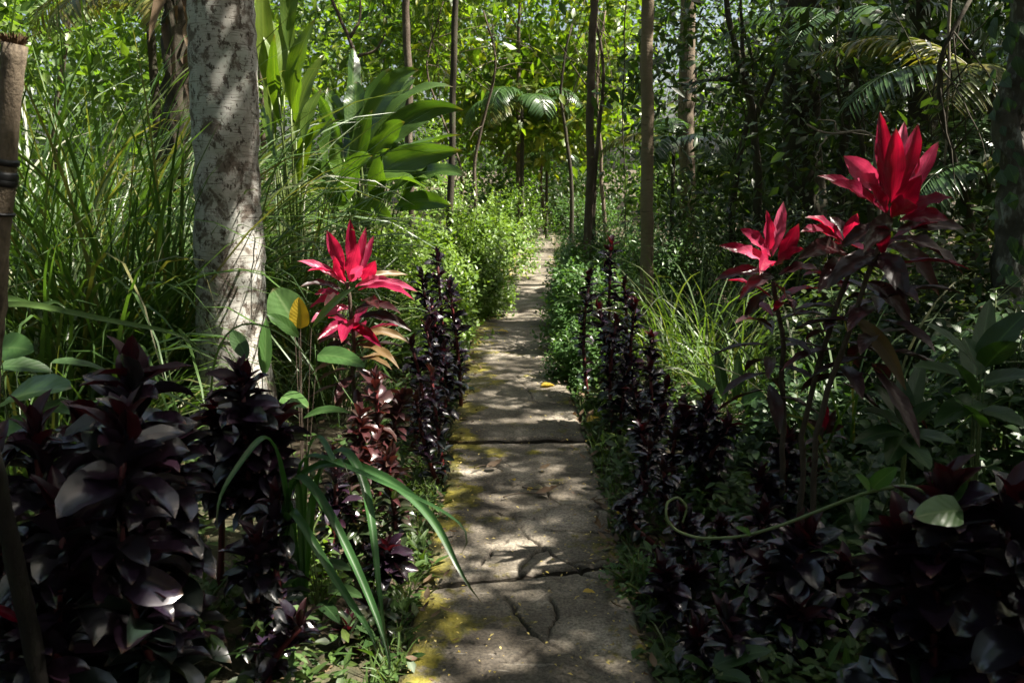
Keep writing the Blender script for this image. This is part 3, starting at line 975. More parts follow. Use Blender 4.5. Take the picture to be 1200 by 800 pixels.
# in-frame trees with visible crowns
def crown_tree(label, x, ytop, ybase, Y, w, hgt, ncl, per=26, ln=(.10, .2), spread=.22, mat='sap', bark='bark', r0=.05, tpl=D_WIDE, name="tree", lean=0, group=None, sun='crowns'):
    top = px(x, ytop, Y)
    b = px(x + lean, ybase, Y)
    gz = float(ground_z(b[0], b[1])) - .05
    b[2] = gz
    C = ell((top[0], top[1], top[2] - hgt * .5), (w * .5, w * .5, hgt * .5), ncl)
    return tree(name, label, "tree", [b, (b * 2 + top) / 3 + [rng.normal() * .12, 0, 0], (b + 2 * top) / 3 + [rng.normal() * .18, 0, 0], top - [0, 0, hgt * .25]], r0 * .75, r0 * .25, M[bark], C, per, spread, ln, M[mat], tpl, limbs=16, sun=sun, group=group, n=24)


crown_tree("leafy young tree with bright yellow green crown left of the path end", 567, -60, 230, 14, 3.0, 3.6, 190, 26, ln=(.12, .24))
crown_tree("young tree with dark overhanging crown right above the path end", 690, -70, 262, 10.3, 2.0, 1.9, 70, 24, ln=(.10, .2), mat='canopy', tpl=T_SIMPLE)
crown_tree("tall sunlit tree with yellow tinged leaves over the middle of the path", 610, -150, 230, 19, 5.4, 6.0, 300, 28, ln=(.14, .3), mat='sap', r0=.09)
crown_tree("thin tree with loose bright crown behind the dark sapling", 520, -60, 240, 12, 2.2, 2.6, 75, 24, ln=(.10, .2), mat='sap', r0=.035, tpl=D_SLIM)
crown_tree("loose leaved tree standing above the ginger clump", 430, -120, 240, 13, 2.8, 3.0, 70, 24, ln=(.12, .24), mat='wood', bark='bark', tpl=D_SLIM)
crown_tree("slim dark stemmed tree between the forked tree and path end", 672, -20, 240, 15, 1.9, 2.6, 70, 24, ln=(.12, .22), mat='wood', bark='darkbark', r0=.06)
crown_tree("low sunny tree with large leaves behind the small palm over the path end", 640, 40, 240, 21.5, 4.2, 3.2, 170, 26, ln=(.16, .34), mat='sap', r0=.06)
crown_tree("pale stemmed tree behind the forked tree on the right bank", 711, -40, 240, 16, 2.4, 3.0, 90, 24, ln=(.12, .22), mat='sap', bark='post', r0=.06)
crown_tree("bushy tree with dusty green crown right of the slim ringed trunk", 800, -60, 250, 14, 3.4, 4.2, 150, 26, ln=(.12, .22), mat='wood', bark='bark', r0=.07)
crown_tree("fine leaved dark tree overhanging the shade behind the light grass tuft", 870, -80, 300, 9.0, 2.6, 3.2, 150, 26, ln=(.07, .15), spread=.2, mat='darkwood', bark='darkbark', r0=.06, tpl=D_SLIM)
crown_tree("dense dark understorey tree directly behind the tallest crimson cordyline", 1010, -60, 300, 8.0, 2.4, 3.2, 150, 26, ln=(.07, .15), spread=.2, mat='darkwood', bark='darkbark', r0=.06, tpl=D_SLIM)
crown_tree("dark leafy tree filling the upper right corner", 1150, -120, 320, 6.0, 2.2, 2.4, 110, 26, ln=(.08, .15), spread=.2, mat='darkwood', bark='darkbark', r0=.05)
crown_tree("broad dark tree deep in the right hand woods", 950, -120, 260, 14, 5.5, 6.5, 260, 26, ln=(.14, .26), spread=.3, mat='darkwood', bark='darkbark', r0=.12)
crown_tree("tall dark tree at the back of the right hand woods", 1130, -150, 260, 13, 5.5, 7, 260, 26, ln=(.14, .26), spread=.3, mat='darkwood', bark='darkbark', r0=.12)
crown_tree("sunny broad crowned tree behind the tall grass at far left", 60, -160, 200, 17, 5.5, 5.0, 130, 28, ln=(.15, .3), spread=.3, mat='wood', r0=.11)
crown_tree("sunny tree standing behind the pale barked trunk", 300, -150, 220, 18, 5.0, 5.0, 120, 28, ln=(.15, .3), spread=.3, mat='sap', r0=.1)

# dark palm like stub with hanging dry leaves, upper left
sb = px(205, 120, 9)
t = thing("banana_trunk", "dark shaggy trunk hung with dry leaves behind the tall grass left of the pale trunk", "tree", (sb[0], sb[1], float(ground_z(sb[0], sb[1])) - .05))
b0 = np.array(t.location)
part("trunk", tube(Geo(), wobble([b0, sb, px(203, -90, 9)], 26, .02), np.linspace(.12, .10, 26), 14, 0, 1.0), M['darkbark'], t)
for k in range(6):
    a = px(205, rng.uniform(-40, 40), 9) + [rng.uniform(-.1, .1), rng.uniform(-.1, .1), 0]
    c = a + [rng.uniform(-.28, .28), rng.uniform(-.2, .2), -rng.uniform(.5, 1.0)]
    part("leaf", ribbon(Geo(), bez(a, (a + c) / 2 + [0, 0, .25], c, 8), .12, (0, -1, .2), fold=.5, wave=.1), M['dry'], t)

# ------------------------------------------------------------------ far woods: one mass no one could count
def mass(name, label, X0, X1, Y0, Y1, z1, n, per, spread, ln, mat, tpl=T_SIMPLE, zlow=0.0, cat="woods", hole=None):
    C = np.stack([rng.uniform(X0, X1, n), rng.uniform(Y0, Y1, n), rng.random(n) ** 1.15], 1)
    C[:, 2] = ground_z(C[:, 0], C[:, 1]) + zlow + C[:, 2] * z1
    if hole is not None: C = C[~hole(C)]
    g = twigs(Geo(), tpl, C, per, spread, ln)
    return tag(link(name, g.mesh(name, mat)), label, cat, kind="stuff")


def wr_holes(C):
    return (C[:, 2] > 5.0 + 4.2 * vnoise(C[:, 0] * .35 + 7, C[:, 0] * 0 + 3)) & (C[:, 0] < 4)


mass("woods", "bright green woodland closing the view beyond the path end", -24, 12, 24, 36, 13, 2700, 40, .52, (.13, .28), M['wood'], tpl=D_WIDE)
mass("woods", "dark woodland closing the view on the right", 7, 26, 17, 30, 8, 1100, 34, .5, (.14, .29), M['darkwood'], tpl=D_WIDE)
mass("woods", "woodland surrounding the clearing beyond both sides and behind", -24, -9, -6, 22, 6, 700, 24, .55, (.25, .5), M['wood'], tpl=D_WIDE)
mass("woods", "unseen shaded woodland east of the clearing", 12, 24, -6, 13, 8, 800, 24, .55, (.25, .5), M['darkwood'], tpl=D_WIDE)  # out of view, added to keep sky light off the right side
mass("woods", "unseen woodland behind the near end of the path", -10, 12, -13, -6, 8, 800, 24, .55, (.28, .55), M['darkwood'], tpl=D_WIDE)  # out of view, added to block sky light from behind

# ------------------------------------------------------------------ bushes
def bush(label, x, ytop, ybot, Y, w, nleaf, ln, mat, tpl=D_SLIM, name="bush", cat="bush", depth=None, group=None, top_z=None):
    c = px(x, ytop, Y)
    gz = float(ground_z(c[0], c[1]))
    h = c[2] - gz
    t = thing(name, label, cat, (c[0], c[1], gz), group)
    b = np.array(t.location)
    ntw = nleaf // 9
    d = rand_dirs(ntw)
    d[:, 2] = np.abs(d[:, 2])
    q = .55 + .45 * rng.random(ntw) ** .5
    lump = .75 + .5 * fbm(d[:, 0] * 2.5 + x, d[:, 1] * 2.5 + d[:, 2] * 2 + Y, 2)
    E = b + np.array([0, 0, h * .12]) + d * (q * lump)[:, None] * np.array([w * .5, depth * .5 if depth else w * .5, h * .88])
    ax = norm(d + np.array([0, 0, .7]) + rng.normal(size=(ntw, 3)) * .35)
    k = 9
    ci = np.repeat(np.arange(ntw), k)
    f = np.tile(np.linspace(0, 1, k), ntw)
    sl_ = ln[1] * 2.2
    P = E[ci] - ax[ci] * ((1 - f) * sl_)[:, None]
    az = f * 14 + rng.random(ntw)[ci] * 6
    A = norm(np.cross(ax, np.array([.3, .2, 1])))
    B = np.cross(ax, A)
    rd = A[ci] * np.cos(az)[:, None] + B[ci] * np.sin(az)[:, None]
    D = norm(rd + ax[ci] * (.25 + .6 * f)[:, None] + rng.normal(size=(len(ci), 3)) * .15)
    S = rng.uniform(ln[0], ln[1], len(ci)) * (1.1 - .45 * f)
    g = scatter(Geo(), tpl, P, D, ax[ci] + np.array([0, 0, .4]), S, np.clip(rng.random(ntw)[ci] * .5 + .5 * rng.random(len(ci)), 0, .999))
    part("foliage", g, mat, t, kind="stuff")
    sg = Geo()
    for e in rng.permutation(ntw)[:26]:
        tube(sg, bez(b + [rng.normal() * .05, rng.normal() * .05, 0], (b + E[e]) / 2 + [0, 0, .1 * h], E[e], 6), np.linspace(.008, .003, 6), 5)
    part("stem", sg, M['gstem'], t, kind="stuff")
    return t


bush("airy light green bush on the left bank beside the red crowned cordyline", 500, 232, 350, 7.2, 1.0, 3600, (.05, .085), M['bush'], D_WIDE)
bush("bright small leaved bush below the dark sapling on the left bank", 545, 222, 340, 9.5, 1.2, 3800, (.05, .09), M['bush'], D_WIDE)
bush("low sunlit bush spilling over the left edge of the far path", 560, 278, 345, 9.2, .85, 2800, (.04, .08), M['bush'], D_WIDE)
bush("pale green bush right under the ginger clump", 455, 255, 340, 6.6, .8, 2400, (.05, .085), M['bush'], D_WIDE)
bush("rounded bush on the left bank where the path narrows", 575, 218, 300, 12.5, 1.5, 2600, (.06, .11), M['bush'], D_WIDE)
bush("dark leafed bush at the left of the path end", 605, 205, 262, 17, 1.6, 1800, (.07, .12), M['wood'])
bush("dark bush with long leaves closing the path end", 632, 205, 262, 24.5, 3.2, 2400, (.12, .22), M['darkwood'])
bush("deep green bush left of the path end behind the sunlit bank", 585, 180, 262, 21, 2.6, 2000, (.1, .2), M['wood'])
bush("tall dark bush standing across the end of the path", 655, 170, 262, 27, 4.0, 2600, (.14, .26), M['wood'], D_WIDE)
bush("dark thicket bush just right of where the path disappears", 672, 225, 262, 22.5, 1.8, 1800, (.09, .16), M['darkwood'], D_WIDE)
bush("leafy bush right of the path end", 690, 215, 275, 17, 1.8, 2200, (.07, .12), M['bushd'])
bush("fresh green bush around the foot of the forked tree", 705, 240, 300, 10.5, 1.4, 2800, (.05, .09), M['bushd'])
bush("low creeping bush hugging the right edge of the far path", 688, 258, 330, 10.2, .9, 2600, (.045, .08), M['bushd'], D_WIDE)
bush("bush with tri lobed leaves leaning over the right path edge behind the dark column", 692, 292, 420, 7.4, .95, 3200, (.045, .08), M['bushd'], D_WIDE)
bush("trailing green bush between the path and the dark leaved column", 682, 372, 490, 6.3, .62, 2600, (.035, .065), M['bushd'], D_WIDE)
bush("mid green bush crowding the right path edge beyond the dark columns", 678, 276, 400, 8.6, .8, 3000, (.04, .075), M['bushd'], D_WIDE)
bush("tall leafy bush behind the dark column on the right bank", 760, 236, 330, 8.6, 1.3, 2800, (.05, .09), M['bushd'])
bush("bush with mixed light leaves behind the light grass tuft", 830, 235, 330, 8.8, 1.6, 2600, (.05, .1), M['herb'])
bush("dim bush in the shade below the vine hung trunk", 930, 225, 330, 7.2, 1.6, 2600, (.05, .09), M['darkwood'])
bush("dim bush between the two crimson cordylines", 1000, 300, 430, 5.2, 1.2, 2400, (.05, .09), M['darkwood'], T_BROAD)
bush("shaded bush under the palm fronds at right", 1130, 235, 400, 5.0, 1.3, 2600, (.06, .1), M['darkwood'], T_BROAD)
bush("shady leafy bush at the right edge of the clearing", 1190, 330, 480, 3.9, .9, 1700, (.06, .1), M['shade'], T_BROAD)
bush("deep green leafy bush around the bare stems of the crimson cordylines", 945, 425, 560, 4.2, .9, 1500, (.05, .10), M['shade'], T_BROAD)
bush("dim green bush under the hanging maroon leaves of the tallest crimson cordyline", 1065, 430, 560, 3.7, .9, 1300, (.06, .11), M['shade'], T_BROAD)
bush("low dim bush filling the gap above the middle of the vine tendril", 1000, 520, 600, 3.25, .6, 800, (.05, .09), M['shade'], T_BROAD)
bush("dark green bush behind the tall grass at the left edge", 60, 230, 330, 8.5, 2.0, 2400, (.07, .12), M['wood'], T_BROAD)
bush("green bush behind the grass next to the pale trunk", 180, 250, 340, 7.6, 1.6, 2200, (.06, .1), M['wood'], T_BROAD)
bush("sunny bush behind the broad bladed clump", 380, 170, 260, 10.5, 2.2, 2600, (.07, .12), M['bush'])
bush("bright bush behind the ginger clump", 500, 130, 230, 11.5, 1.6, 2400, (.06, .11), M['bush'])
bush("feathery bush at the middle distance right of the slim ringed trunk", 800, 190, 270, 11.5, 1.8, 2600, (.06, .11), M['wood'])

bush("fresh green small leaved herb between the dark cordylines and the strap leaves", 335, 600, 700, 2.95, .5, 700, (.03, .06), M['bush'], D_WIDE, name="herb", cat="herb")
bush("shaded small leaved herb under the cordyline before the pale trunk", 225, 645, 760, 2.6, .5, 600, (.03, .06), M['herb'], D_WIDE, name="herb", cat="herb")
bush("shaded herb at the foot of the largest dark cordyline", 90, 690, 800, 2.5, .5, 500, (.03, .06), M['herb'], D_WIDE, name="herb", cat="herb")
bush("small green herb at the left slab edge above the green leaved cordyline", 470, 560, 640, 4.0, .35, 500, (.025, .05), M['bush'], D_WIDE, name="herb", cat="herb")
bush("small green herb at the right slab edge below the yellow fallen leaf", 752, 640, 720, 3.0, .28, 400, (.025, .05), M['bushd'], D_WIDE, name="herb", cat="herb")
# ------------------------------------------------------------------ undergrowth and litter
def floor_pts(n, X0, X1, Y0, Y1, margin=.03):
    X = rng.uniform(X0, X1, n)
    Y = Y0 + (Y1 - Y0) * rng.random(n) ** 1.4
    k = np.abs(X - pathx(Y)) > PW + margin
    X, Y = X[k], Y[k]
    return np.stack([X, Y, ground_z(X, Y)], 1)


g = Geo()
for tpl, n, ln, hh in ((D_WIDE, 30000, (.03, .07), .24), (D_SLIM, 24000, (.04, .09), .30), (T_BROAD2, 9000, (.04, .09), .2)):
    B = np.concatenate([floor_pts(n // 5, -5, 5, 1.6, 18, .0), floor_pts(n // 8, -.75, 1.3, 1.6, 16, -.015)])
    pm = fbm(B[:, 0] * 1.7 + n, B[:, 1] * 1.7, 3)
    B = B[pm + .25 * rng.random(len(B)) > .52]
    k = 5
    ci = np.repeat(np.arange(len(B)), k)
    hh_ = (rng.random(len(B)) ** 1.5 * hh)[ci] * rng.uniform(.4, 1, len(ci)) + .015
    edge = np.clip((np.abs(B[:, 0] - pathx(B[:, 1])) - PW) / .35, .15, 1)[ci]
    P = B[ci] + np.stack([rng.normal(size=len(ci)) * .03, rng.normal(size=len(ci)) * .03, hh_ * edge], 1)
    D = rand_dirs(len(ci), .15, .4)
    scatter(g, tpl, P, D, norm(np.array([0, 0, 1.]) + rng.normal(size=(len(ci), 3)) * .3), rng.uniform(*ln, len(ci)), rng.random(len(ci)))
tag(link("undergrowth", g.mesh("undergrowth", M['herb'])), "low mixed herbs covering the ground on both banks of the path", "undergrowth", kind="stuff")
g = Geo()
B = floor_pts(5200, -5, 5, 1.6, 14, -.02)
B[:, 2] += .012 + .02 * rng.random(len(B))
scatter(g, leaf_tpl(1, .5, 3, 2, -.6, .3, 'ovate'), B, rand_dirs(len(B), 0, .25), norm(np.array([0, 0, 1.]) + rng.normal(size=B.shape) * .35), rng.uniform(.03, .10, len(B)), rng.random(len(B)))
tag(link("leaf_litter", g.mesh("leaf_litter", M['dry'])), "brown fallen leaves lying over the soil under the plants", "leaf litter", kind="stuff")
# crumbs and petals on the slabs
g = Geo()
n = 1500
Yc = 1.9 + rng.random(n) ** 1.6 * 8
uc = rng.uniform(-1, 1, n)
Xc = pathx(Yc) + np.sign(uc) * np.abs(uc) ** .7 * PW
scatter(g, leaf_tpl(1, .5, 2, 2, .4, .3, 'ovate'), np.stack([Xc, Yc, .016 + .004 * rng.random(n)], 1), rand_dirs(n, 0, .1), np.tile([0, 0, 1.], (n, 1)), rng.uniform(.007, .021, n), rng.random(n))
tag(link("leaf_crumbs", g.mesh("leaf_crumbs", leaf_mat("yellow_crumbs", [(.5, .38, .07), (.55, .46, .18), (.2, .14, .07), (.1, .075, .05)], .7, .15, vein=0))), "tiny yellow and tan leaf bits strewn over the slabs", "leaf litter", kind="stuff")
g = Geo()
n = 230
Yc = 1.8 + rng.random(n) ** 1.3 * 11
uc = np.sign(rng.random(n) - .5) * (1 - np.abs(rng.normal(size=n)) * .16)
Xc = pathx(Yc) + uc * PW
scatter(g, leaf_tpl(1, .45, 4, 2, -.9, .35, 'ovate', .05), np.stack([Xc, Yc, .02 + .006 * rng.random(n)], 1), rand_dirs(n, 0, .12), norm(np.array([0, 0, 1.]) + rng.normal(size=(n, 3)) * .25), rng.uniform(.02, .065, n), rng.random(n))
tag(link("leaf_litter", g.mesh("leaf_litter", M['dry'])), "small brown dead leaves gathered along both edges of the slabs", "leaf litter", kind="stuff")
# short grass and moss along the path edges
g = Geo()
n = 3600
Ye = 1.7 + rng.random(n) ** 1.3 * 16
side = np.where(rng.random(n) < .6, -1, 1)
Xe = pathx(Ye) + side * (PW + .02 + np.abs(rng.normal(size=n)) * .09)
blades(g, np.stack([Xe, Ye, ground_z(Xe, Ye)], 1), rng.uniform(0, 6.28, n), rng.uniform(.9, 1.5, n), rng.uniform(.3, 1.4, n), rng.uniform(.04, .16, n), rng.uniform(.003, .006, n), 5)
tag(link("edge_grass", g.mesh("edge_grass", M['lgrass'])), "short bright grass fringing the slab edges", "grass", kind="stuff")


def fallen(label, x, y, s, mat, az, name="fallen_leaf", curl=.6, W=.55, tilt=.1, z=.018):
    p = gpx(x, y, z)
    t = leaf_tpl(1, W, 7, 4, curl, .35, 'ovate', .06)
    g = scatter(Geo(), t, np.array([p]), np.array([[math.cos(az), math.sin(az), tilt]]), np.array([[.1, -.1, 1.]]), s, np.array([rng.random()]))
    o = link(name, g.mesh(name, mat, tuple(p)), None, tuple(p))
    return tag(o, label, "leaf")


fallen("yellow fallen leaf at the right edge of the third slab beside the dark column", 688, 494, .15, M['yellowlf'], .6)
fallen("yellow fallen leaf on the right path edge at the foot of the dark cordylines", 742, 611, .10, M['yellowlf'], 2.6, curl=-.7)
fallen("greenish yellow fallen leaf lying right of centre on the third slab", 634, 452, .12, M['yellowlf'], .4, curl=.5)
fallen("small yellow fallen leaf lying left of the scratch on the fourth slab", 584, 388, .11, M['yellowlf'], .2)
fallen("small ochre fallen leaf near the left edge of the fourth slab", 562, 387, .10, M['dry'], 1.0)
fallen("curled brown fallen leaf on the cracked slab", 628, 577, .12, M['dry'], -.1, curl=-.9, tilt=.0)
fallen("brown curled dead leaf across the crack near the top of the cracked slab", 570, 547, .10, M['dry'], .4, curl=-.8, tilt=.02)
fallen("tiny brown dead leaf next to the crack right of the curled one", 632, 549, .07, M['dry'], .3, curl=-.8, tilt=.02)
fallen("golden fallen leaf bit on the moss of the cracked slab", 603, 563, .045, M['yellowlf'], 1.9)
fallen("mustard fallen leaf bit beside the curled brown leaf", 618, 574, .05, M['yellowlf'], .7)
fallen("ochre fallen leaf bit lying in the nearest joint", 683, 693, .05, M['yellowlf'], 0.1)
g = Geo()
for q in ([(556, 548), (570, 542), (590, 551)], [(590, 582), (612, 575), (640, 580)], [(612, 570), (630, 574), (648, 572)]):
    tube(g, wobble([gpx(x, y, .022) for x, y in q], 8, .004), np.linspace(.004, .002, 8), 5)
tag(link("twig", g.mesh("twig", M['bark'])), "thin dark twigs lying on the cracked slab by the curled leaf", "twig", kind="stuff")

# ------------------------------------------------------------------ dark compact cordylines
def leafset(mat_key, L, W, variants=3, up=False):
    out = []
    for k in range(variants):
        t = leaf_tpl(L, W * (1 + .12 * (k - 1)), 8, 4, (.35, .85, 1.4)[k] if not up else .4 + .3 * k, .22, 'lance' if up else 'round', .05, .3)
        g = Geo().add(*t)
        out.append(g.mesh("leaf", M[mat_key]))
    return out


def compact(label, Y, stems, L, W, nper, top='ti_top', body='ti_dark', low='ti_low', group=None, spread=1.0, zlow=.06, name="dark_cordyline", toplen=1.0, flat=.0):
    """stems: list of (px x, px top y, dY) ; leaves spiral round each stem"""
    c = np.mean([px(x, y, Y + d) for x, y, d in stems], 0)
    gz = float(ground_z(c[0], c[1]))
    t = thing(name, label, "cordyline", (c[0], c[1], gz), group)
    k_ = .80 if Y > 3 else .90
    L, W = L * k_, W * k_ * .96
    nper = int(nper * 1.4)
    todo = []
    sets = {k: leafset(k, 1.0, W / L) for k in {body, low or body}}
    ups = leafset(top, 1.0, W / L * .8, 2, True)
    sg = Geo()
    b = np.array(t.location)
    for x, y, d in stems:
        T = px(x, y, Y + d)
        tipz = T[2] - L * .75
        B = np.array([T[0] + rng.uniform(-.11, .11) + (c[0] - T[0]) * .3, T[1] + (c[1] - T[1]) * .3, gz])
        Tp = np.array([T[0], T[1], tipz])
        bow = np.array([rng.normal() * .03, rng.normal() * .03, 0])
        line = lambda f: B + (Tp - B) * f + bow * math.sin(f * 3.14)
        tube(sg, [line(f) for f in np.linspace(0, 1, 8)], np.linspace(.014, .008, 8), 7)
        az = rng.random() * 6.28
        hgt = tipz - gz
        f0 = max(.02, zlow / max(hgt, .1))
        for i in range(nper):
            f = f0 + (1 - f0) * (i / (nper - 1)) ** .9
            az += 2.39996 + rng.normal() * .45
            p = line(min(f, 1.0))
            tipness = max(0, (f - .86) / .14)
            if rng.random() < .14 and tipness == 0: continue
            el = .30 + .26 * f + .6 * tipness ** 1.3 + rng.normal() * .42
            D = np.array([math.cos(az) * math.cos(el), math.sin(az) * math.cos(el), math.sin(el)])
            U = np.array([-math.cos(az) * math.sin(el), -math.sin(az) * math.sin(el), math.cos(el)]) + rng.normal(size=3) * .42
            s = L * rng.uniform(.62, 1.22) * (.82 + .18 * min(1, (1 - f) * 6 + .4)) * (spread if tipness == 0 else toplen)
            if tipness > .6: me = random.choice(ups)
            else: me = random.choice(sets[low if (low and rng.random() < .95 - 1.5 * f) else body])
            todo.append((me, p, D, U, s))
        for q in range(2):
            az += 2.4
            D = np.array([math.cos(az) * .22, math.sin(az) * .22, 1])
            leaf_obj("leaf", random.choice(ups), t, Tp, D, np.array([-math.cos(az), -math.sin(az), .2]), L * rng.uniform(.7, .95) * toplen)
    eye = np.array([0, 0, CAM_H])
    todo.sort(key=lambda q: np.linalg.norm(q[1] + q[2] * q[4] * .5 - eye))
    for q in todo[:160]: leaf_obj("leaf", q[0], t, *q[1:])
    rest = {}
    for q in todo[160:]: rest.setdefault(q[0].materials[0].name, []).append(q)
    for mk, qs in rest.items():
        g = Geo()
        tp = leaf_tpl(1, W / L, 5, 2, .95, .22, 'round', .05, .3)
        scatter(g, tp, np.array([q[1] for q in qs]), np.array([q[2] for q in qs]), np.array([q[3] for q in qs]), np.array([q[4] for q in qs]), rng.random(len(qs)))
        part("leaf_mass", g, bpy.data.materials[mk], t, kind="stuff")
    part("stem", sg, M['redstem'], t)
    return t


G1 = "dark leaved cordylines lining the path"
# left bank
compact("largest dark purple cordyline at the left front with two heads", 2.25, [(150, 392, 0), (142, 452, -.22), (196, 478, .12), (98, 470, .1)], .175, .088, 96, group=G1, spread=1.05)
compact("dark cordyline cut by the left edge in front of the big pale leaf", 2.05, [(36, 462, 0), (-20, 500, -.1), (70, 560, -.1)], .165, .08, 80, group=G1)
compact("dark cordyline directly in front of the foot of the pale trunk", 2.85, [(282, 415, 0), (254, 462, .1), (318, 470, .1)], .145, .074, 92, group=G1, zlow=.32, spread=1.05)
compact("small maroon cordyline low at the left bottom below the strap leaves", 2.25, [(350, 705, 0)], .12, .05, 40, group=G1, top='maroon')
compact("low maroon tipped cordyline in the bottom left corner", 1.9, [(20, 690, 0)], .13, .05, 30, top='crim', group=G1, zlow=.03)
compact("bronze red cordyline glinting in the sun between the red crowned plant and the path", 3.75, [(440, 430, 0), (472, 452, .2), (420, 470, -.15), (455, 520, -.35)], .115, .054, 70, top='ti_bronze', body='ti_bronze', low='ti_green', group=G1)
compact("greenish leaved cordyline below the bronze one at the left path edge", 3.15, [(458, 560, 0), (425, 580, .1), (402, 560, .05)], .105, .045, 54, top='ti_bronze', body='ti_green', low='ti_green', group=G1)
compact("slim dark cordyline with shining leaves under the strap leaves", 2.95, [(392, 520, .2), (452, 625, .05)], .11, .046, 60, body='ti_dark', low='ti_green', group=G1)
compact("tall narrow dark cordyline at the left path edge farthest back", 5.6, [(512, 288, 0), (494, 312, .1), (526, 322, -.1), (506, 345, -.2)], .125, .056, 74, top='ti_dark', group=G1)
compact("dark cordyline column in front of the farthest one on the left path edge", 4.75, [(500, 372, 0), (482, 392, -.1), (518, 400, .15)], .12, .054, 66, top='ti_top', group=G1)
compact("dark cordyline column beside the bronze plant overhanging the mossy slab", 4.3, [(505, 425, 0), (488, 455, -.15)], .11, .046, 60, top='ti_bronze', group=G1)
# right bank
compact("tallest dark cordyline column on the right path edge with a maroon tip", 5.75, [(716, 276, 0), (692, 312, .1), (732, 322, -.1), (702, 350, -.3)], .11, .052, 78, group=G1)
compact("dark cordyline column just in front of the tallest one on the right path edge", 5.1, [(745, 345, 0), (722, 368, -.15), (764, 385, .1), (738, 410, -.2)], .112, .053, 76, group=G1)
compact("dark cordyline with twin heads at the middle of the right bank", 3.75, [(832, 455, 0), (800, 470, .15), (856, 482, -.1)], .115, .058, 84, group=G1)
compact("dark cordyline with reddish heads below the slender twin crimson stems", 3.4, [(925, 497, 0), (892, 540, -.1), (955, 540, .1)], .12, .058, 76, group=G1)
compact("low cordyline at the right path edge with red glinting top leaves", 3.6, [(763, 512, .1), (778, 535, -.1), (792, 500, .2)], .095, .042, 54, top='ti_bronze', group=G1)
compact("low dark cordyline at the right path edge behind the vine tendril", 3.05, [(800, 590, 0), (770, 640, .1), (845, 600, .1)], .10, .047, 70, group=G1)
compact("dark cordyline under the middle of the vine tendril", 2.5, [(950, 602, 0), (912, 640, .1), (992, 640, .15), (940, 690, -.1)], .135, .07, 78, group=G1)
compact("nearest dark cordyline with broad cupped leaves in the right foreground", 1.85, [(1112, 530, 0), (1060, 585, .08), (1150, 575, .1)], .155, .094, 92, group=G1, body='ti_dark', spread=1.0)
compact("dark cordyline cut by the right edge of the view in the right foreground", 1.75, [(1195, 548, .1), (1230, 570, 0)], .155, .09, 84, group=G1)
compact("small dark cordyline low by the bottom edge right of the path", 2.35, [(850, 700, 0), (818, 725, .1)], .11, .045, 44, group=G1)

compact("dark cordyline column bridging the two column pairs on the right bank", 4.5, [(762, 418, 0), (745, 445, -.2), (782, 440, .1)], .11, .052, 60, group=G1)
compact("dark cordyline column on the right bank just short of the twin headed one", 4.1, [(778, 470, 0), (752, 492, -.1), (800, 462, .1)], .11, .05, 58, group=G1)
compact("low dark cordyline touching the right slab edge beside the yellow fallen leaf", 3.35, [(758, 560, 0), (740, 590, .2)], .09, .042, 50, group=G1)
compact("dark cordyline filling the right path edge below the curled vine tip", 2.75, [(775, 650, 0), (815, 655, .1)], .105, .048, 56, group=G1)
compact("dark cordyline between the vine tendril and the slim crimson stems", 2.95, [(895, 585, 0), (868, 610, -.1)], .115, .055, 60, group=G1)
compact("dark cordyline hemmed in between the largest one and the strap leaves", 2.6, [(322, 560, 0), (300, 610, -.1)], .12, .056, 56, group=G1)
compact("low greenish cordyline at the left slab edge nearest the bottom", 2.7, [(432, 690, 0), (405, 720, -.1)], .095, .042, 46, group=G1, body='ti_green', low='ti_green')

# ------------------------------------------------------------------ red crowned cordylines
def hero(t, lst, Y, name="leaf"):
    """lst: base px, tip px, width m, material, tip depth offset, rise (px-free), facing"""
    for (bx, by, tx, ty, W, mk, dy, rise) in lst:
        a = px(bx, by, Y + rng.uniform(-.02, .02))
        c = px(tx, ty, Y + dy)
        L = np.linalg.norm(c - a)
        m_ = (a + c) / 2 + np.array([0, 0, rise * L])
        f = np.array([rng.uniform(-.3, .3), -.75, .65]) if abs(tx - bx) > abs(ty - by) else np.array([rng.uniform(-.35, .35), -1, .1])
        g = ribbon(Geo(), bez(a, m_, c, 11), W * .86, f, 'ti', fold=.5, wave=.13, ncol=4, R=rng.random(), twist=rng.uniform(-.6, .6))
        part(name, g, M[mk], t)


def red_cordyline(label, stem_px, Y, crown, fill, name="red_cordyline"):
    top = px(stem_px[-1][0], stem_px[-1][1], Y)
    pts = [px(x, y, Y) for x, y in stem_px]
    gz = float(ground_z(pts[0][0], Y))
    pts[0][2] = gz
    t = thing(name, label, "cordyline", pts[0])
    part("stem", tube(Geo(), wobble(pts, 18, .012), np.linspace(.0125, .009, 18), 8, 0, .2), M['stem'], t)
    hero(t, crown, Y)
    (x, y, n, L, W, mats, zr) = fill
    o = px(x, y, Y)
    for i in range(n):
        az = i * 2.4 + rng.normal() * .2
        f = i / n
        el = -.35 + 1.0 * f + rng.normal() * .12
        p = o + [0, 0, zr * (f - 1)]
        d = np.array([math.cos(az) * math.cos(el), math.sin(az) * math.cos(el), math.sin(el)])
        l = L * rng.uniform(.8, 1.1)
        c = p + d * l + np.array([0, 0, -.25 * l])
        g = ribbon(Geo(), bez(p, p + d * l * .55 + [0, 0, .06 * l], c, 9), W * rng.uniform(.8, 1.1), (d[0] * -.3, d[1] * -.3, 1), 'ti', .4, .07, 4, rng.random())
        part("leaf", g, M[mats[min(len(mats) - 1, int(f * len(mats)))]], t)
    return t


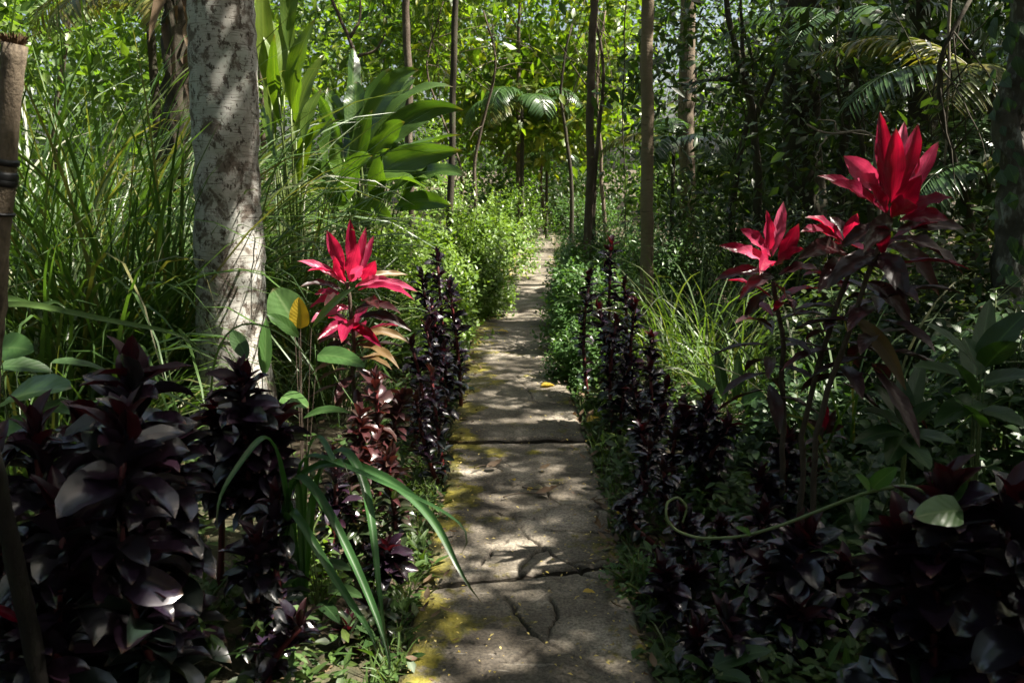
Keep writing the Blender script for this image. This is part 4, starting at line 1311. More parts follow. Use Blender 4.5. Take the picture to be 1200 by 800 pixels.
red_cordyline("cordyline with glowing red crown in sunlight left of the path", [(420, 560), (415, 470), (412, 400), (408, 330)], 4.0, [
    (412, 322, 410, 256, .062, 'red', -.03, 0), (404, 318, 383, 270, .075, 'red', -.08, .0), (416, 325, 429, 266, .05, 'red', .05, 0), (420, 328, 438, 276, .05, 'crim', .1, .02),
    (410, 330, 421, 284, .085, 'red', -.10, .0), (425, 330, 440, 305, .075, 'red', -.1, .0), (405, 330, 392, 300, .06, 'red', -.1, .0),
    (404, 332, 348, 306, .05, 'pink', -.05, .18), (402, 328, 360, 318, .045, 'red', -.2, .2), (412, 330, 426, 312, .06, 'pink', -.25, .1),
    (418, 335, 490, 342, .055, 'pink', -.05, .18), (420, 340, 486, 352, .055, 'red', -.2, .22), (415, 338, 460, 330, .05, 'pink', -.22, .15), (420, 328, 478, 322, .045, 'dying', .15, .1),
    (402, 340, 352, 336, .05, 'maroon', -.1, .2), (404, 345, 362, 362, .05, 'red', -.05, .15), (400, 345, 368, 345, .05, 'crim', .12, .1),
    (412, 360, 364, 378, .075, 'pink', -.12, .12), (415, 372, 400, 402, .085, 'red', -.3, .1), (412, 378, 372, 398, .06, 'crim', -.2, .15), (418, 362, 470, 368, .06, 'maroon', -.1, .25),
    (420, 372, 482, 388, .06, 'maroon', -.05, .28), (412, 384, 448, 408, .055, 'crim', -.25, .15), (404, 350, 380, 358, .07, 'maroon', -.25, .1), (424, 352, 444, 362, .075, 'maroon', -.25, .1),
    (416, 395, 480, 402, .055, 'dying', .05, .3), (416, 405, 468, 432, .06, 'dying', -.15, .25), (410, 400, 372, 424, .055, 'maroon', 0, .25)],
    (414, 380, 26, .26, .055, ['maroon', 'maroon', 'dying', 'maroon', 'crim'], .34))
red_cordyline("tallest cordyline with a large crimson crown at the right", [(952, 560), (960, 480), (990, 390), (1032, 300), (1044, 240)], 3.0, [
    (1040, 240, 1031, 131, .075, 'crim', -.02, 0), (1050, 238, 1076, 145, .08, 'crim', .02, 0), (1046, 236, 1060, 142, .065, 'pink', .12, 0), (1058, 240, 1100, 166, .06, 'red', .03, .06),
    (1044, 238, 1050, 150, .08, 'crim', -.06, 0), (1030, 228, 988, 183, .085, 'pink', -.06, .12), (1034, 226, 1000, 190, .07, 'pink', .03, .05),
    (1036, 248, 958, 206, .06, 'crim', -.05, .12), (1032, 246, 974, 214, .065, 'crim', -.15, .12), (1040, 250, 1018, 215, .06, 'crim', -.14, 0),
    (1048, 252, 1080, 205, .085, 'crim', -.14, .0), (1056, 252, 1118, 232, .075, 'crim', -.08, .12), (1054, 258, 1112, 258, .07, 'crim', -.02, .15), (1044, 255, 1070, 238, .09, 'crim', -.22, .05),
    (1046, 262, 1012, 296, .085, 'maroon', -.25, .2), (1050, 270, 1130, 268, .07, 'maroon', .05, .12), (1040, 268, 985, 290, .075, 'maroon', .02, .2), (1044, 280, 1132, 326, .085, 'maroon', -.12, .25),
    (1036, 290, 1100, 346, .085, 'maroon', .1, .3), (1030, 300, 1062, 356, .09, 'maroon', -.2, .3), (1028, 300, 968, 340, .08, 'maroon', -.1, .25), (1016, 330, 1068, 385, .075, 'maroon', .02, .25),
    (1000, 372, 1062, 458, .065, 'dying', -.15, .25)],
    (1036, 285, 22, .28, .07, ['maroon', 'maroon', 'maroon', 'maroon', 'crim'], .5))
red_cordyline("smaller cordyline with rosy red crown nearer the path on the right", [(915, 590), (918, 500), (920, 420), (908, 330)], 3.25, [
    (905, 300, 918, 236, .06, 'pink', .02, 0), (900, 302, 898, 246, .06, 'red', -.06, 0), (904, 302, 867, 268, .06, 'red', -.08, .12), (912, 306, 936, 262, .07, 'crim', -.06, 0),
    (898, 306, 842, 288, .05, 'crim', -.03, .12), (900, 310, 862, 294, .06, 'pink', -.14, .12), (902, 315, 890, 322, .075, 'red', -.25, .35), (908, 312, 942, 292, .065, 'crim', -.1, .1),
    (905, 322, 836, 330, .055, 'maroon', -.05, .2), (908, 325, 866, 352, .06, 'maroon', -.15, .2), (912, 322, 962, 318, .065, 'maroon', -.1, .2), (908, 335, 932, 372, .07, 'maroon', -.2, .2), (905, 345, 872, 372, .055, 'maroon', .1, .25)],
    (908, 345, 18, .23, .055, ['maroon', 'maroon', 'maroon', 'crim'], .4))
red_cordyline("low spreading cordyline with deep red top between the tall and small crimson crowns", [(940, 580), (945, 470), (975, 380), (992, 320)], 3.1, [
    (992, 285, 1005, 250, .065, 'red', -.05, .0), (990, 285, 944, 255, .055, 'crim', -.05, .2), (988, 288, 938, 272, .06, 'crim', -.12, .2), (994, 284, 972, 254, .06, 'maroon', .06, .1),
    (998, 286, 1040, 268, .06, 'maroon', -.05, .2), (990, 296, 935, 304, .075, 'maroon', -.2, .2), (996, 298, 1036, 318, .08, 'maroon', -.15, .2), (990, 305, 958, 345, .07, 'maroon', -.2, .2)],
    (992, 315, 14, .23, .06, ['maroon', 'maroon', 'maroon', 'crim'], .42))
red_cordyline("short sprig with a single red upright leaf among dark cordylines on the right bank", [(955, 560), (962, 520), (966, 500)], 3.6, [
    (966, 505, 964, 466, .05, 'crim', -.05, 0), (968, 505, 980, 480, .04, 'maroon', 0, 0), (962, 506, 945, 492, .04, 'maroon', -.05, .1), (968, 508, 990, 500, .04, 'maroon', -.1, .1)],
    (966, 512, 6, .12, .04, ['maroon'], .06), "red_sprig")

# ------------------------------------------------------------------ foreground leaf plants, left
def leaf_plant(name, label, cat, basepx, Y, leaves, mat_stem='gstem', base=None):
    """leaves: (petiole end px, tip px, width, mat, dY, rise, facing, profile)"""
    b = px(basepx[0], basepx[1], Y) if base is None else np.array(base)
    b[2] = float(ground_z(b[0], b[1]))
    t = thing(name, label, cat, b)
    sg = Geo()
    for (bx, by, tx, ty, W, mk, dy, rise, f, pr) in leaves:
        a = px(bx, by, Y + dy * .4)
        c = px(tx, ty, Y + dy)
        L = np.linalg.norm(c - a)
        part("leaf", ribbon(Geo(), bez(a, (a + c) / 2 + [0, 0, rise * L], c, 11), W, f, pr, .22, .02, 6, rng.random()), M[mk], t)
        tube(sg, bez(b, (b + a) / 2 + [0, 0, .1], a, 8), np.linspace(.0032, .0016, 8), 6)
    part("stem", sg, M[mat_stem], t)
    return t


leaf_plant("young_plant", "young plant with one upright yellow leaf and a pale round leaf beside the pale trunk", "plant", (352, 520), 3.5, mat_stem='stem', leaves=[
    (352, 385, 350, 348, .085, 'yellowlf', 0, 0, (0, -1, .15), 'wide'), (345, 378, 320, 338, .16, 'pale_leaf', .05, .05, (.1, -1, .35), 'wide'),
    (350, 395, 312, 368, .055, 'broad', -.1, .15, (-.1, -.8, .6), 'lance'), (372, 416, 428, 430, .09, 'broad', -.2, .12, (0, -.7, .8), 'wide'),
    (330, 465, 362, 478, .085, 'pale_leaf', -.1, .1, (0, -.5, .9), 'wide'), (355, 490, 410, 484, .05, 'broad', -.15, .2, (0, -.5, .9), 'lance'), (310, 440, 312, 372, .06, 'broad', .1, 0, (.1, -1, .1), 'lance'),
    (290, 420, 270, 386, .07, 'shade', .1, .1, (.1, -1, .3), 'lance'), (365, 385, 418, 336, .045, 'lgrass', -.15, .12, (-.3, -.7, .6), 'lance')])
leaf_plant("broad_leaved_plant", "plant with big glossy pale leaves at the left edge behind the dark cordylines", "plant", (20, 560), 2.7, [
    (5, 470, 84, 455, .17, 'pale_leaf', -.1, .08, (0, -.35, 1), 'wide'), (0, 430, 62, 436, .09, 'shade', .1, .12, (0, -.4, 1), 'wide'), (0, 408, 40, 412, .10, 'broad', -.05, .1, (0, -.8, .6), 'wide'),
    (45, 478, 92, 486, .07, 'shade', -.2, .1, (0, -.4, 1), 'wide'), (0, 500, 45, 520, .10, 'broad', -.3, .15, (0, -.5, 1), 'wide'), (60, 425, 130, 436, .07, 'shade', .3, .1, (0, -.5, 1), 'lance')])
leaf_plant("lance_leaved_herb", "green lance leaved herb in a patch of light below the strap leaves", "herb", (375, 700), 2.75, [
    (360, 655, 335, 640, .05, 'broad', -.1, .1, (0, -.4, 1), 'wide'), (365, 640, 352, 615, .045, 'broad', .1, .1, (0, -.5, 1), 'wide'), (380, 660, 412, 668, .045, 'shade', -.1, .1, (0, -.4, 1), 'wide'),
    (385, 690, 425, 700, .055, 'shade', -.15, .1, (0, -.4, 1), 'wide'), (375, 705, 398, 730, .05, 'shade', -.2, .1, (0, -.4, 1), 'wide'), (355, 665, 330, 690, .05, 'broad', -.15, .1, (0, -.4, 1), 'wide'),
    (392, 720, 440, 745, .05, 'shade', -.2, .1, (0, -.4, 1), 'wide'), (350, 680, 318, 668, .045, 'broad', 0, .1, (0, -.4, 1), 'wide')])

# strap leaves hanging over towards the path
sb_ = px(352, 640, 2.75)
sb_[2] = float(ground_z(sb_[0], sb_[1]))
t = thing("strap_leaf_clump", "clump of long green strap leaves arching over the left path edge", "grass clump", sb_)
for (q, W) in ((((352, 640), (362, 552), (460, 566), (520, 630), (566, 708)), .031), (((354, 640), (384, 540), (420, 552), (438, 640), (458, 782)), .032), (((350, 640), (345, 562), (390, 610), (440, 720), (455, 790)), .030),
               (((350, 650), (340, 600), (375, 650), (420, 720), (440, 770)), .028), (((350, 640), (352, 550), (400, 545), (500, 590), (540, 650)), .022), (((352, 640), (365, 520), (385, 528), (395, 540), (410, 560)), .018),
               (((348, 640), (325, 535), (300, 520), (270, 560), (255, 620)), .02)):
    pts = np.array([px(x, y, (2.75, 2.5, 2.38, 2.25, 2.15)[k]) for k, (x, y) in enumerate(q)])
    pts[0] = sb_
    tt = np.linspace(0, 1, 5)
    co = np.polyfit(tt, pts, 4)
    ts = np.linspace(0, 1, 22)
    P = sum(co[k][None] * (ts ** (4 - k))[:, None] for k in range(5))
    part("leaf", ribbon(Geo(), P, W, (.2, -.6, 1), 'strap', .6, 0, 4, rng.random(), twist=rng.uniform(-.5, .5)), M['straplf'], t)

# single arching blades by the left edge
for lab, q, Y, W, mk in (("long pale grass blade arching in front of the pale trunk foot", ((-40, 420), (10, 366), (110, 362), (190, 392), (242, 428)), 2.7, .022, 'lgrass'),
                         ("thin curved grass stalk bending down over the young plant", ((250, 470), (262, 386), (320, 388), (358, 418), (370, 470)), 3.3, .010, 'lgrass'),
                         ("broad grass blade lying level above the arching one at the left edge", ((-60, 400), (-10, 352), (30, 352), (60, 358), (84, 368)), 3.0, .03, 'grass')):
    pts = np.array([px(x, y, Y) for x, y in q])
    b = pts[0].copy()
    b[2] = float(ground_z(b[0], b[1]))
    pts = np.vstack([b, pts])
    tt = np.linspace(0, 1, 6)
    co = np.polyfit(tt, pts, 4)
    ts = np.linspace(0, 1, 24)
    P = sum(co[k][None] * (ts ** (4 - k))[:, None] for k in range(5))
    o = link("lone_grass", ribbon(Geo(), P, W, (0, -.8, .7), 'strap', .4, 0, 4, rng.random()).mesh("lone_grass", M[mk], tuple(b)), None, tuple(b))
    tag(o, lab, "grass blade")

# post with straps at the left edge
pa, pb2 = px(17, 52, 2.25), px(-4, 330, 2.25)
d = (pa - pb2)
pbz = pb2 - d / d[2] * (pb2[2] + .1)
t = thing("wooden_post", "weathered wooden post with frayed top and black straps at the left edge", "post", pbz)
n = 60
f = np.linspace(0, 1, n)
P = pbz + (pa - pbz) * f[:, None]
part("shaft", tube(Geo(), P, .027 + .002 * np.sin(f * 40) + .0015 * rng.normal(size=n), 22, 0, .06), M['post'], t)
ax = norm(pa - pbz)
for (yy, th_) in ((190, .012), (207, .02), (213, .016), (250, .006)):
    ff = (px(8, yy, 2.25)[2] - pbz[2]) / (pa[2] - pbz[2])
    c = pbz + (pa - pbz) * ff
    k = np.linspace(-1, 1, 5)
    part("strap", tube(Geo(), c + ax * (k * th_ * .7)[:, None] + 0, .029 + .0035 * (1 - k ** 2) + .001, 22, 0, .02), M['strap'], t)
g = Geo()
n = 260
aa = rng.uniform(0, 6.28, n)
rr_ = .025 * np.sqrt(rng.random(n))
B = pa + np.stack([rr_ * np.cos(aa), rr_ * np.sin(aa), -.004 + 0 * aa], 1)
blades(g, B, aa, rng.uniform(.9, 1.6, n), rng.uniform(-.5, .9, n), rng.uniform(.01, .035, n), rng.uniform(.002, .004, n), 4)
part("frayed_top", g, plain_mat("rotten_fibre", (.09, .05, .02), .9), t, kind="stuff")

# dark old stem leaning at the left bottom edge
pa, pb2 = px(2, 590, 1.75), px(46, 790, 1.85)
t = thing("leaning_stem", "dark leaning stem at the bottom left edge in front of the dark cordylines", "stem", (pb2[0], pb2[1], -.02))
b = np.array(t.location)
part("stem", tube(Geo(), wobble([b, pb2, pa, pa + (pa - pb2) * .8], 20, .006), np.linspace(.024, .016, 20), 10, 0, .3), bark_mat('black_bark', (.008, .007, .006), (.018, .015, .012), (.02, .022, .012), 1.5), t)  # bark coloured near black

# ------------------------------------------------------------------ grasses
def clump(name, label, x, ybase, Y, n, L, W, mat, spread, e=(1.15, 1.5), dr=(.3, 1.6), cat="grass clump", gx_=None):
    c = px(x, ybase, Y) if gx_ is None else np.array(gx_)
    c[2] = float(ground_z(c[0], c[1]))
    t = thing(name, label, cat, c)
    az = rng.uniform(0, 6.28, n)
    r = spread * np.sqrt(rng.random(n))
    B = np.stack([c[0] + r * np.cos(az), c[1] + r * np.sin(az), np.zeros(n)], 1)
    B[:, 2] = ground_z(B[:, 0], B[:, 1])
    az2 = az + rng.normal(size=n) * .7
    g = blades(Geo(), B, az2, rng.uniform(*e, n), rng.uniform(*dr, n), rng.uniform(*L, n), rng.uniform(*W, n), 9, curve=.6)
    part("blades", g, mat, t, kind="stuff")
    return t


for k, (x, Y, n, L, lab) in enumerate(((40, 4.6, 300, (1.0, 2.0), "tall reed like grass clump behind the wooden post"), (110, 5.2, 420, (1.3, 2.8), "tall dense grass clump in the middle of the left grass stand"),
                                       (175, 5.4, 340, (1.2, 2.4), "tall grass clump right next to the pale trunk on its left side"), (70, 6.6, 430, (1.8, 3.4), "tallest grass clump rising at the back of the left grass stand"),
                                       (-30, 5.6, 340, (1.6, 3.0), "tall grass clump cut by the left edge of the view"), (200, 7.4, 150, (1.4, 2.7), "tall grass clump behind the pale trunk below the dry banana trunk"),
                                       (130, 7.8, 400, (1.8, 3.3), "grass clump in the far left stand under the sunny tree"), (0, 3.9, 90, (.8, 1.5), "drooping grass clump behind the broad leaved plant at the left edge"))):
    clump("tall_grass", lab, x, 300, Y, n, L, (.008, .024), M['grass'], .6, (1.0, 1.55), (.6, 2.7))
clump("tall_grass", "upright thin grass around the stems of the broad bladed plant", 340, 250, 5.9, 110, (1.0, 1.7), (.012, .02), M['grass'], .2, (1.3, 1.56), (.1, .9))
clump("grass_tuft", "low drooping grass tuft at the left foot of the pale trunk", 185, 430, 4.7, 160, (.5, 1.0), (.008, .016), M['grass'], .35, (.8, 1.5), (.8, 2.2))
clump("grass_tuft", "shaded low grass tuft behind the largest dark cordyline", 90, 400, 4.0, 150, (.4, .9), (.008, .018), M['grass'], .35, (.7, 1.5), (.8, 2.2))
clump("grass_tuft", "silvery fountain of thin grass behind the red crowned cordyline", 375, 330, 5.4, 150, (.7, 1.25), (.008, .015), M['grass'], .28, (1.0, 1.55), (.8, 2.4))
clump("grass_tuft", "thin grass tuft between the pale trunk and the broad bladed clump", 335, 330, 5.6, 120, (.9, 1.6), (.012, .022), M['grass'], .22, (1.2, 1.55), (.3, 1.6))
clump("light_grass_tuft", "light green fountain grass tuft sunlit behind the rosy crowned cordyline", 835, 400, 6.0, 95, (.8, 1.5), (.007, .014), M['lgrass'], .35, (1.0, 1.55), (.8, 2.4))
clump("light_grass_tuft", "sparse light grass tuft left of the sunlit fountain grass", 790, 400, 6.4, 70, (.7, 1.3), (.008, .015), M['lgrass'], .3, (.9, 1.5), (.8, 2.3))
clump("light_grass_tuft", "bent light grass tuft leaning under the small rosy crown", 875, 430, 5.4, 120, (.5, 1.05), (.008, .014), M['lgrass'], .3, (.8, 1.5), (.9, 2.4))
clump("grass_tuft", "thin grass blades rising beside the tallest crimson crown", 1000, 430, 3.9, 40, (.9, 1.5), (.008, .014), M['grass'], .3, (1.2, 1.55), (.5, 2.0))

# broad bladed clump right of the pale trunk
c = px(345, 300, 6.0)
c[2] = float(ground_z(c[0], c[1]))
t = thing("broad_bladed_plant", "clump of tall upright broad green blades right behind the pale trunk", "plant", c)
sg = Geo()
for (b_, e_, W, mk, cv) in (((318, 118), (308, -25), .13, 'canna', .02), ((333, 112), (336, -35), .14, 'canna', -.02), ((341, 128), (370, 22), .13, 'canna', .04), ((347, 162), (381, 64), .115, 'canna', .05), ((326, 108), (300, -5), .11, 'canna', -.03),
                            ((322, 170), (312, 70), .085, 'canna', 0), ((356, 168), (377, 105), .085, 'canna', .03), ((330, 150), (322, 40), .10, 'canna', .02), ((344, 150), (354, 58), .09, 'canna', 0), ((352, 190), (398, 140), .09, 'canna', .08),
                            ((338, 60), (352, -60), .12, 'canna', .03), ((328, 200), (306, 120), .07, 'canna', 0), ((350, 215), (368, 150), .08, 'canna', .02)):
    a, e_ = px(*b_, 6.0 + rng.uniform(-.25, .25)), px(*e_, 6.0 + rng.uniform(-.4, .4))
    L = np.linalg.norm(e_ - a)
    part("leaf", ribbon(Geo(), bez(a, (a + e_) / 2 + np.array([-cv * 2, 0, .02]), e_, 16), W, (rng.uniform(-.5, .5), -1, .1), 'ti', .3, .06, 4, rng.random(), twist=rng.uniform(-.5, .5)), M[mk], t)
    c2 = c + [rng.normal() * .07, rng.normal() * .07, 0]
    tube(sg, bez(c2, (c2 + a) / 2 + [0, 0, .05], a, 8), np.linspace(.012, .006, 8), 6)
part("stem", sg, M['gstem'], t)
c0_ = c.copy()

# ginger clump
c = px(428, 262, 7.5)
c[2] = float(ground_z(c[0], c[1]))
t = thing("ginger_clump", "large ginger clump with huge shining green leaves left of the thin sapling", "plant", c)
GL = [((430, 180), (508, 68), .21, -.1), ((425, 190), (470, 78), .19, .2), ((420, 175), (445, 75), .17, .3), ((415, 185), (392, 92), .17, .1), ((440, 190), (535, 100), .2, .1), ((450, 200), (548, 112), .2, .3),
      ((445, 215), (540, 150), .18, .2), ((455, 222), (552, 178), .22, -.3), ((450, 232), (545, 210), .17, -.4), ((440, 225), (515, 225), .19, -.5), ((425, 205), (395, 130), .2, -.3), ((420, 215), (372, 160), .18, -.2),
      ((430, 225), (415, 150), .17, -.5), ((440, 240), (468, 165), .16, -.5), ((425, 235), (385, 205), .17, -.4), ((440, 245), (490, 255), .17, -.6), ((430, 245), (400, 240), .15, -.6), ((435, 170), (420, 60), .16, .5), ((445, 180), (490, 90), .17, .5),
      ((450, 205), (500, 130), .18, -.2), ((435, 210), (448, 120), .16, -.2), ((428, 190), (400, 100), .19, .35), ((460, 215), (530, 195), .17, 0), ((425, 240), (440, 185), .15, -.7), ((415, 220), (378, 190), .15, .3), ((470, 225), (560, 205), .2, -.5), ((465, 235), (550, 228), .18, -.6), ((460, 215), (535, 160), .18, -.1), ((410, 215), (355, 190), .16, -.2), ((405, 225), (360, 215), .15, -.4), ((430, 200), (375, 110), .17, .4)]
sg = Geo()
for (b_, e_, W, dy) in GL[::1]:
    sh_ = rng.uniform(-34, -4)
    b_, e_ = (b_[0] + sh_ + rng.uniform(-16, 16), b_[1] + rng.uniform(-12, 22)), (e_[0] - 16, e_[1])
    a, e = px(*b_, 7.5 + dy * .4), px(e_[0] + rng.uniform(-14, 18), e_[1] + rng.uniform(-4, 22), 7.5 + dy)
    L = np.linalg.norm(e - a)
    part("leaf", ribbon(Geo(), bez(a, (a + e) / 2 + np.array([0, 0, rng.uniform(.12, .42) * L]), e, 12), W * rng.uniform(.9, 1.3), (rng.uniform(-1.2, .9), -.7, .6), 'lance', .35, .07, 6, rng.random(), twist=rng.uniform(-1.4, 1.4)), M['ginger'], t)
    tube(sg, bez(c + rng.normal(size=3) * [.08, .08, 0], (c + a) / 2 + [0, 0, .05], a, 7), np.linspace(.016, .008, 7), 6)
part("stem", sg, M['gstem'], t)

# ------------------------------------------------------------------ palms
def frond(t, a, az, e0, droop, L, ll, mat, n=34, w=.028):
    K = 16
    tt = np.linspace(0, 1, K)
    th = e0 - droop * tt ** 1.4
    dxy = np.concatenate([[0], np.cumsum(np.cos((th[1:] + th[:-1]) / 2) / (K - 1))]) * L
    dz = np.concatenate([[0], np.cumsum(np.sin((th[1:] + th[:-1]) / 2) / (K - 1))]) * L
    P = np.stack([a[0] + dxy * math.cos(az), a[1] + dxy * math.sin(az), a[2] + dz], 1)
    g = tube(Geo(), P, np.linspace(.010, .003, K), 5, .3)
    tg = norm(np.gradient(P, axis=0))
    ti = np.repeat(np.linspace(.15, .99, n), 2)
    ii = np.clip(ti * (K - 1), 0, K - 1.001)
    i0 = ii.astype(int)
    fr = (ii - i0)[:, None]
    B = P[i0] * (1 - fr) + P[i0 + 1] * fr
    tgi = norm(tg[i0] * (1 - fr) + tg[i0 + 1] * fr)
    sd = np.array([-math.sin(az), math.cos(az), 0.]) * np.tile([1, -1], n)[:, None]
    D = norm(tgi * (.45 + .5 * ti)[:, None] + sd * 1.0 + np.array([0, 0, -.05]) + rng.normal(size=(2 * n, 3)) * .06)
    S = ll * (np.sin(np.pi * (.12 + .8 * ti)) ** .7) * rng.uniform(.9, 1.1, 2 * n)
    nr = np.cross(sd, tgi) * np.tile([-1, 1], n)[:, None]
    nr = nr * np.sign(nr[:, 2:3] + 1e-6)
    scatter(g, leaf_tpl(1, w / ll * 1.0, 4, 2, .9, .35, 'lance'), B, D, nr, S, rng.random(2 * n))
    part("frond", g, mat, t)


def palm(label, x, y, Y, fr, trunk_r=.05, mat='palm', ll=.35, w=.03, name="palm"):
    a = px(x, y, Y)
    gz = float(ground_z(a[0], a[1])) - .03
    t = thing(name, label, "palm", (a[0], a[1], gz))
    part("trunk", tube(Geo(), wobble([(a[0], a[1], gz), a], 14, .006), np.linspace(trunk_r, trunk_r * .7, 14), 9, 0, .2), M['darkbark'], t)
    for (az, e0, dr, L) in fr:
        frond(t, a, az, e0, dr, L, ll, M[mat if rng.random() < .8 else 'palmy'], 36, w)
    return t


palm("small palm with hanging yellowish fronds standing over the path end", 612, 128, 18, [(2.9, .9, 2.0, 1.5), (3.5, .6, 2.0, 1.5), (-.4, .9, 2.2, 1.6), (-1.2, .7, 2.0, 1.4), (.4, .5, 1.8, 1.5), (-2.2, .4, 1.6, 1.4), (1.6, 1.0, 1.5, 1.5), (4.2, .9, 2.4, 1.6)], .05, 'palm', .5, .05)
palm("low palm with drooping fronds beside the path end below the small palm", 641, 184, 20, [(2.8, .6, 1.6, 1.2), (.3, .7, 1.9, 1.2), (-1.0, .5, 1.7, 1.2), (-2.1, .6, 1.9, 1.2), (1.5, .9, 1.3, 1.2)], .04, 'palm', .42, .045)
palm("palm with shining arched fronds at the upper right", 1165, 110, 6.8, [(3.0, .75, 1.3, 1.5), (3.5, .45, 1.3, 1.5), (2.6, .9, 1.3, 1.3), (4.0, .5, 1.5, 1.3), (-.5, .8, 1.2, 1.4), (4.8, .8, 1.5, 1.1), (.8, .9, 1.4, 1.4)], .05, 'palm', .42, .03)
palm("low palm with pale fronds behind the tallest crimson crown", 1160, 195, 6.2, [(3.1, .4, 1.2, 1.1), (3.7, .2, 1.2, 1.0), (2.6, .5, 1.4, 1.0), (-.3, .6, 1.4, 1.0), (4.6, .4, 1.3, .9), (1.4, .9, 1.4, 1.0)], .035, 'palm', .34, .028)
palm("feathery palm in the shade above the dark trunks at right", 1000, 20, 8.8, [(3.0, .3, 1.2, 1.5), (3.9, .1, 1.2, 1.4), (-.2, .4, 1.4, 1.5), (4.7, .2, 1.5, 1.3), (5.6, .3, 1.4, 1.4), (1.5, .9, 1.4, 1.4)], .06, 'palm', .4, .03)
palm("yellow fronded palm behind the tall grass at the upper left", 175, 20, 13, [(3.2, .6, 1.8, 2.0), (-.2, .5, 1.8, 2.0), (4.2, .5, 1.8, 1.8), (5.2, .6, 2.0, 1.8), (1.5, .9, 1.4, 1.8), (2.5, .8, 1.6, 2.0)], .08, 'palmy', .6, .05)
palm("ferny palm right of the slim ringed trunk in middle distance", 790, 165, 10.5, [(3.0, .4, 1.4, 1.0), (-.2, .4, 1.5, 1.0), (4.2, .3, 1.5, .9), (5.3, .3, 1.4, 1.0), (1.5, .8, 1.4, 1.0)], .03, 'palm', .34, .035)

# ------------------------------------------------------------------ right bank details
leaf_plant("shade_shrub", "dark green broad leaved shrub in shade at the right edge above the near cordyline", "shrub", (1150, 560), 2.55, [
    (1145, 430, 1085, 380, .08, 'shade', -.1, .1, (0, -.5, 1), 'wide'), (1150, 425, 1205, 365, .09, 'shade', -.1, .1, (-.2, -.6, .8), 'wide'), (1145, 440, 1130, 395, .09, 'shade', .1, .1, (0, -.8, .6), 'wide'), (1140, 450, 1070, 430, .08, 'shade', -.15, .12, (0, -.4, 1), 'wide'),
    (1150, 450, 1215, 440, .09, 'shade', -.15, .1, (0, -.4, 1), 'wide'), (1148, 470, 1095, 500, .09, 'shade', -.2, .1, (0, -.3, 1), 'wide'), (1150, 480, 1200, 500, .09, 'shade', -.2, .1, (0, -.3, 1), 'wide'), (1145, 440, 1160, 350, .08, 'shade', .2, .05, (0, -.9, .4), 'wide'),
    (1150, 500, 1120, 470, .08, 'broad', -.25, .1, (0, -.4, 1), 'wide'), (1140, 460, 1110, 420, .08, 'shade', -.3, .1, (0, -.5, 1), 'wide'), (1155, 430, 1190, 400, .085, 'shade', -.3, .1, (0, -.5, 1), 'wide')])
leaf_plant("shade_shrub", "shaded lobed leaf shrub low between the tall crimson stem and the right edge", "shrub", (1060, 560), 3.0, [
    (1060, 500, 1010, 480, .08, 'shade', -.1, .1, (0, -.4, 1), 'wide'), (1062, 500, 1100, 470, .08, 'shade', -.1, .1, (0, -.5, 1), 'wide'), (1060, 510, 1040, 545, .09, 'shade', -.2, .1, (0, -.4, 1), 'wide'), (1064, 510, 1120, 520, .09, 'shade', -.2, .1, (0, -.3, 1), 'wide'),
    (1060, 495, 1055, 440, .08, 'shade', .1, .1, (0, -.8, .6), 'wide'), (1058, 505, 1000, 520, .08, 'shade', -.2, .1, (0, -.3, 1), 'wide'), (1062, 490, 1082, 420, .07, 'shade', .2, .05, (0, -.8, .6), 'wide'), (1062, 490, 1020, 440, .07, 'shade', .2, .05, (0, -.8, .6), 'wide'),
    (1062, 520, 1090, 550, .08, 'shade', -.3, .1, (0, -.4, 1), 'wide')])
leaf_plant("lance_leaved_herb", "upright lance leaved green herb behind the twin headed dark cordyline", "herb", (855, 520), 4.4, [
    (850, 470, 838, 408, .07, 'shade', 0, 0, (.2, -1, .2), 'lance'), (862, 470, 866, 412, .06, 'shade', .05, 0, (0, -1, .2), 'lance'), (868, 475, 912, 455, .08, 'broad', -.1, .15, (0, -.5, 1), 'wide'), (845, 475, 808, 440, .07, 'broad', -.05, .1, (0, -.6, .8), 'lance'),
    (872, 478, 905, 485, .08, 'shade', -.15, .12, (0, -.4, 1), 'wide'), (880, 510, 915, 515, .09, 'broad', -.3, .12, (0, -.4, 1), 'wide')])
leaf_plant("big_leaved_herb", "low herb with broad dull green leaves at the bottom edge right of the path", "herb", (850, 800), 2.3, [
    (835, 780, 905, 762, .075, 'shade', -.05, .1, (0, -.3, 1), 'wide'), (830, 785, 800, 770, .05, 'shade', -.1, .1, (0, -.3, 1), 'wide'), (840, 790, 880, 800, .06, 'shade', -.15, .1, (0, -.3, 1), 'wide')])

# twining vine tendril across the right foreground
vp = [(800, 612, 2.45), (806, 594, 2.45), (795, 581, 2.45), (781, 588, 2.44), (780, 606, 2.42), (792, 622, 2.4), (820, 631, 2.36), (870, 629, 2.3), (920, 614, 2.25), (970, 594, 2.2), (1020, 575, 2.1), (1060, 568, 2.0), (1095, 578, 1.97), (1125, 600, 1.96), (1150, 640, 2.0)]
P = np.array([px(*q) for q in vp])
L = np.arange(len(P))
ts = np.linspace(0, len(P) - 1, 90)
Q = np.stack([np.interp(ts, L, P[:, k]) for k in range(3)], 1)
for _ in range(4): Q[1:-1] = (Q[:-2] + 2 * Q[1:-1] + Q[2:]) / 4
bse = np.array([Q[-1][0] + .05, Q[-1][1] + .05, float(ground_z(Q[-1][0], Q[-1][1]))])
t = thing("twining_vine", "pale green vine tendril with a curled tip crossing the right foreground", "vine", bse)
Q = np.vstack([Q, bez(Q[-1], Q[-1] + [.05, 0, -.2], bse, 10)[1:]])
part("stem", tube(Geo(), Q, np.concatenate([np.linspace(.0035, .0055, 90), np.full(9, .006)]), 8), M['vine'], t)
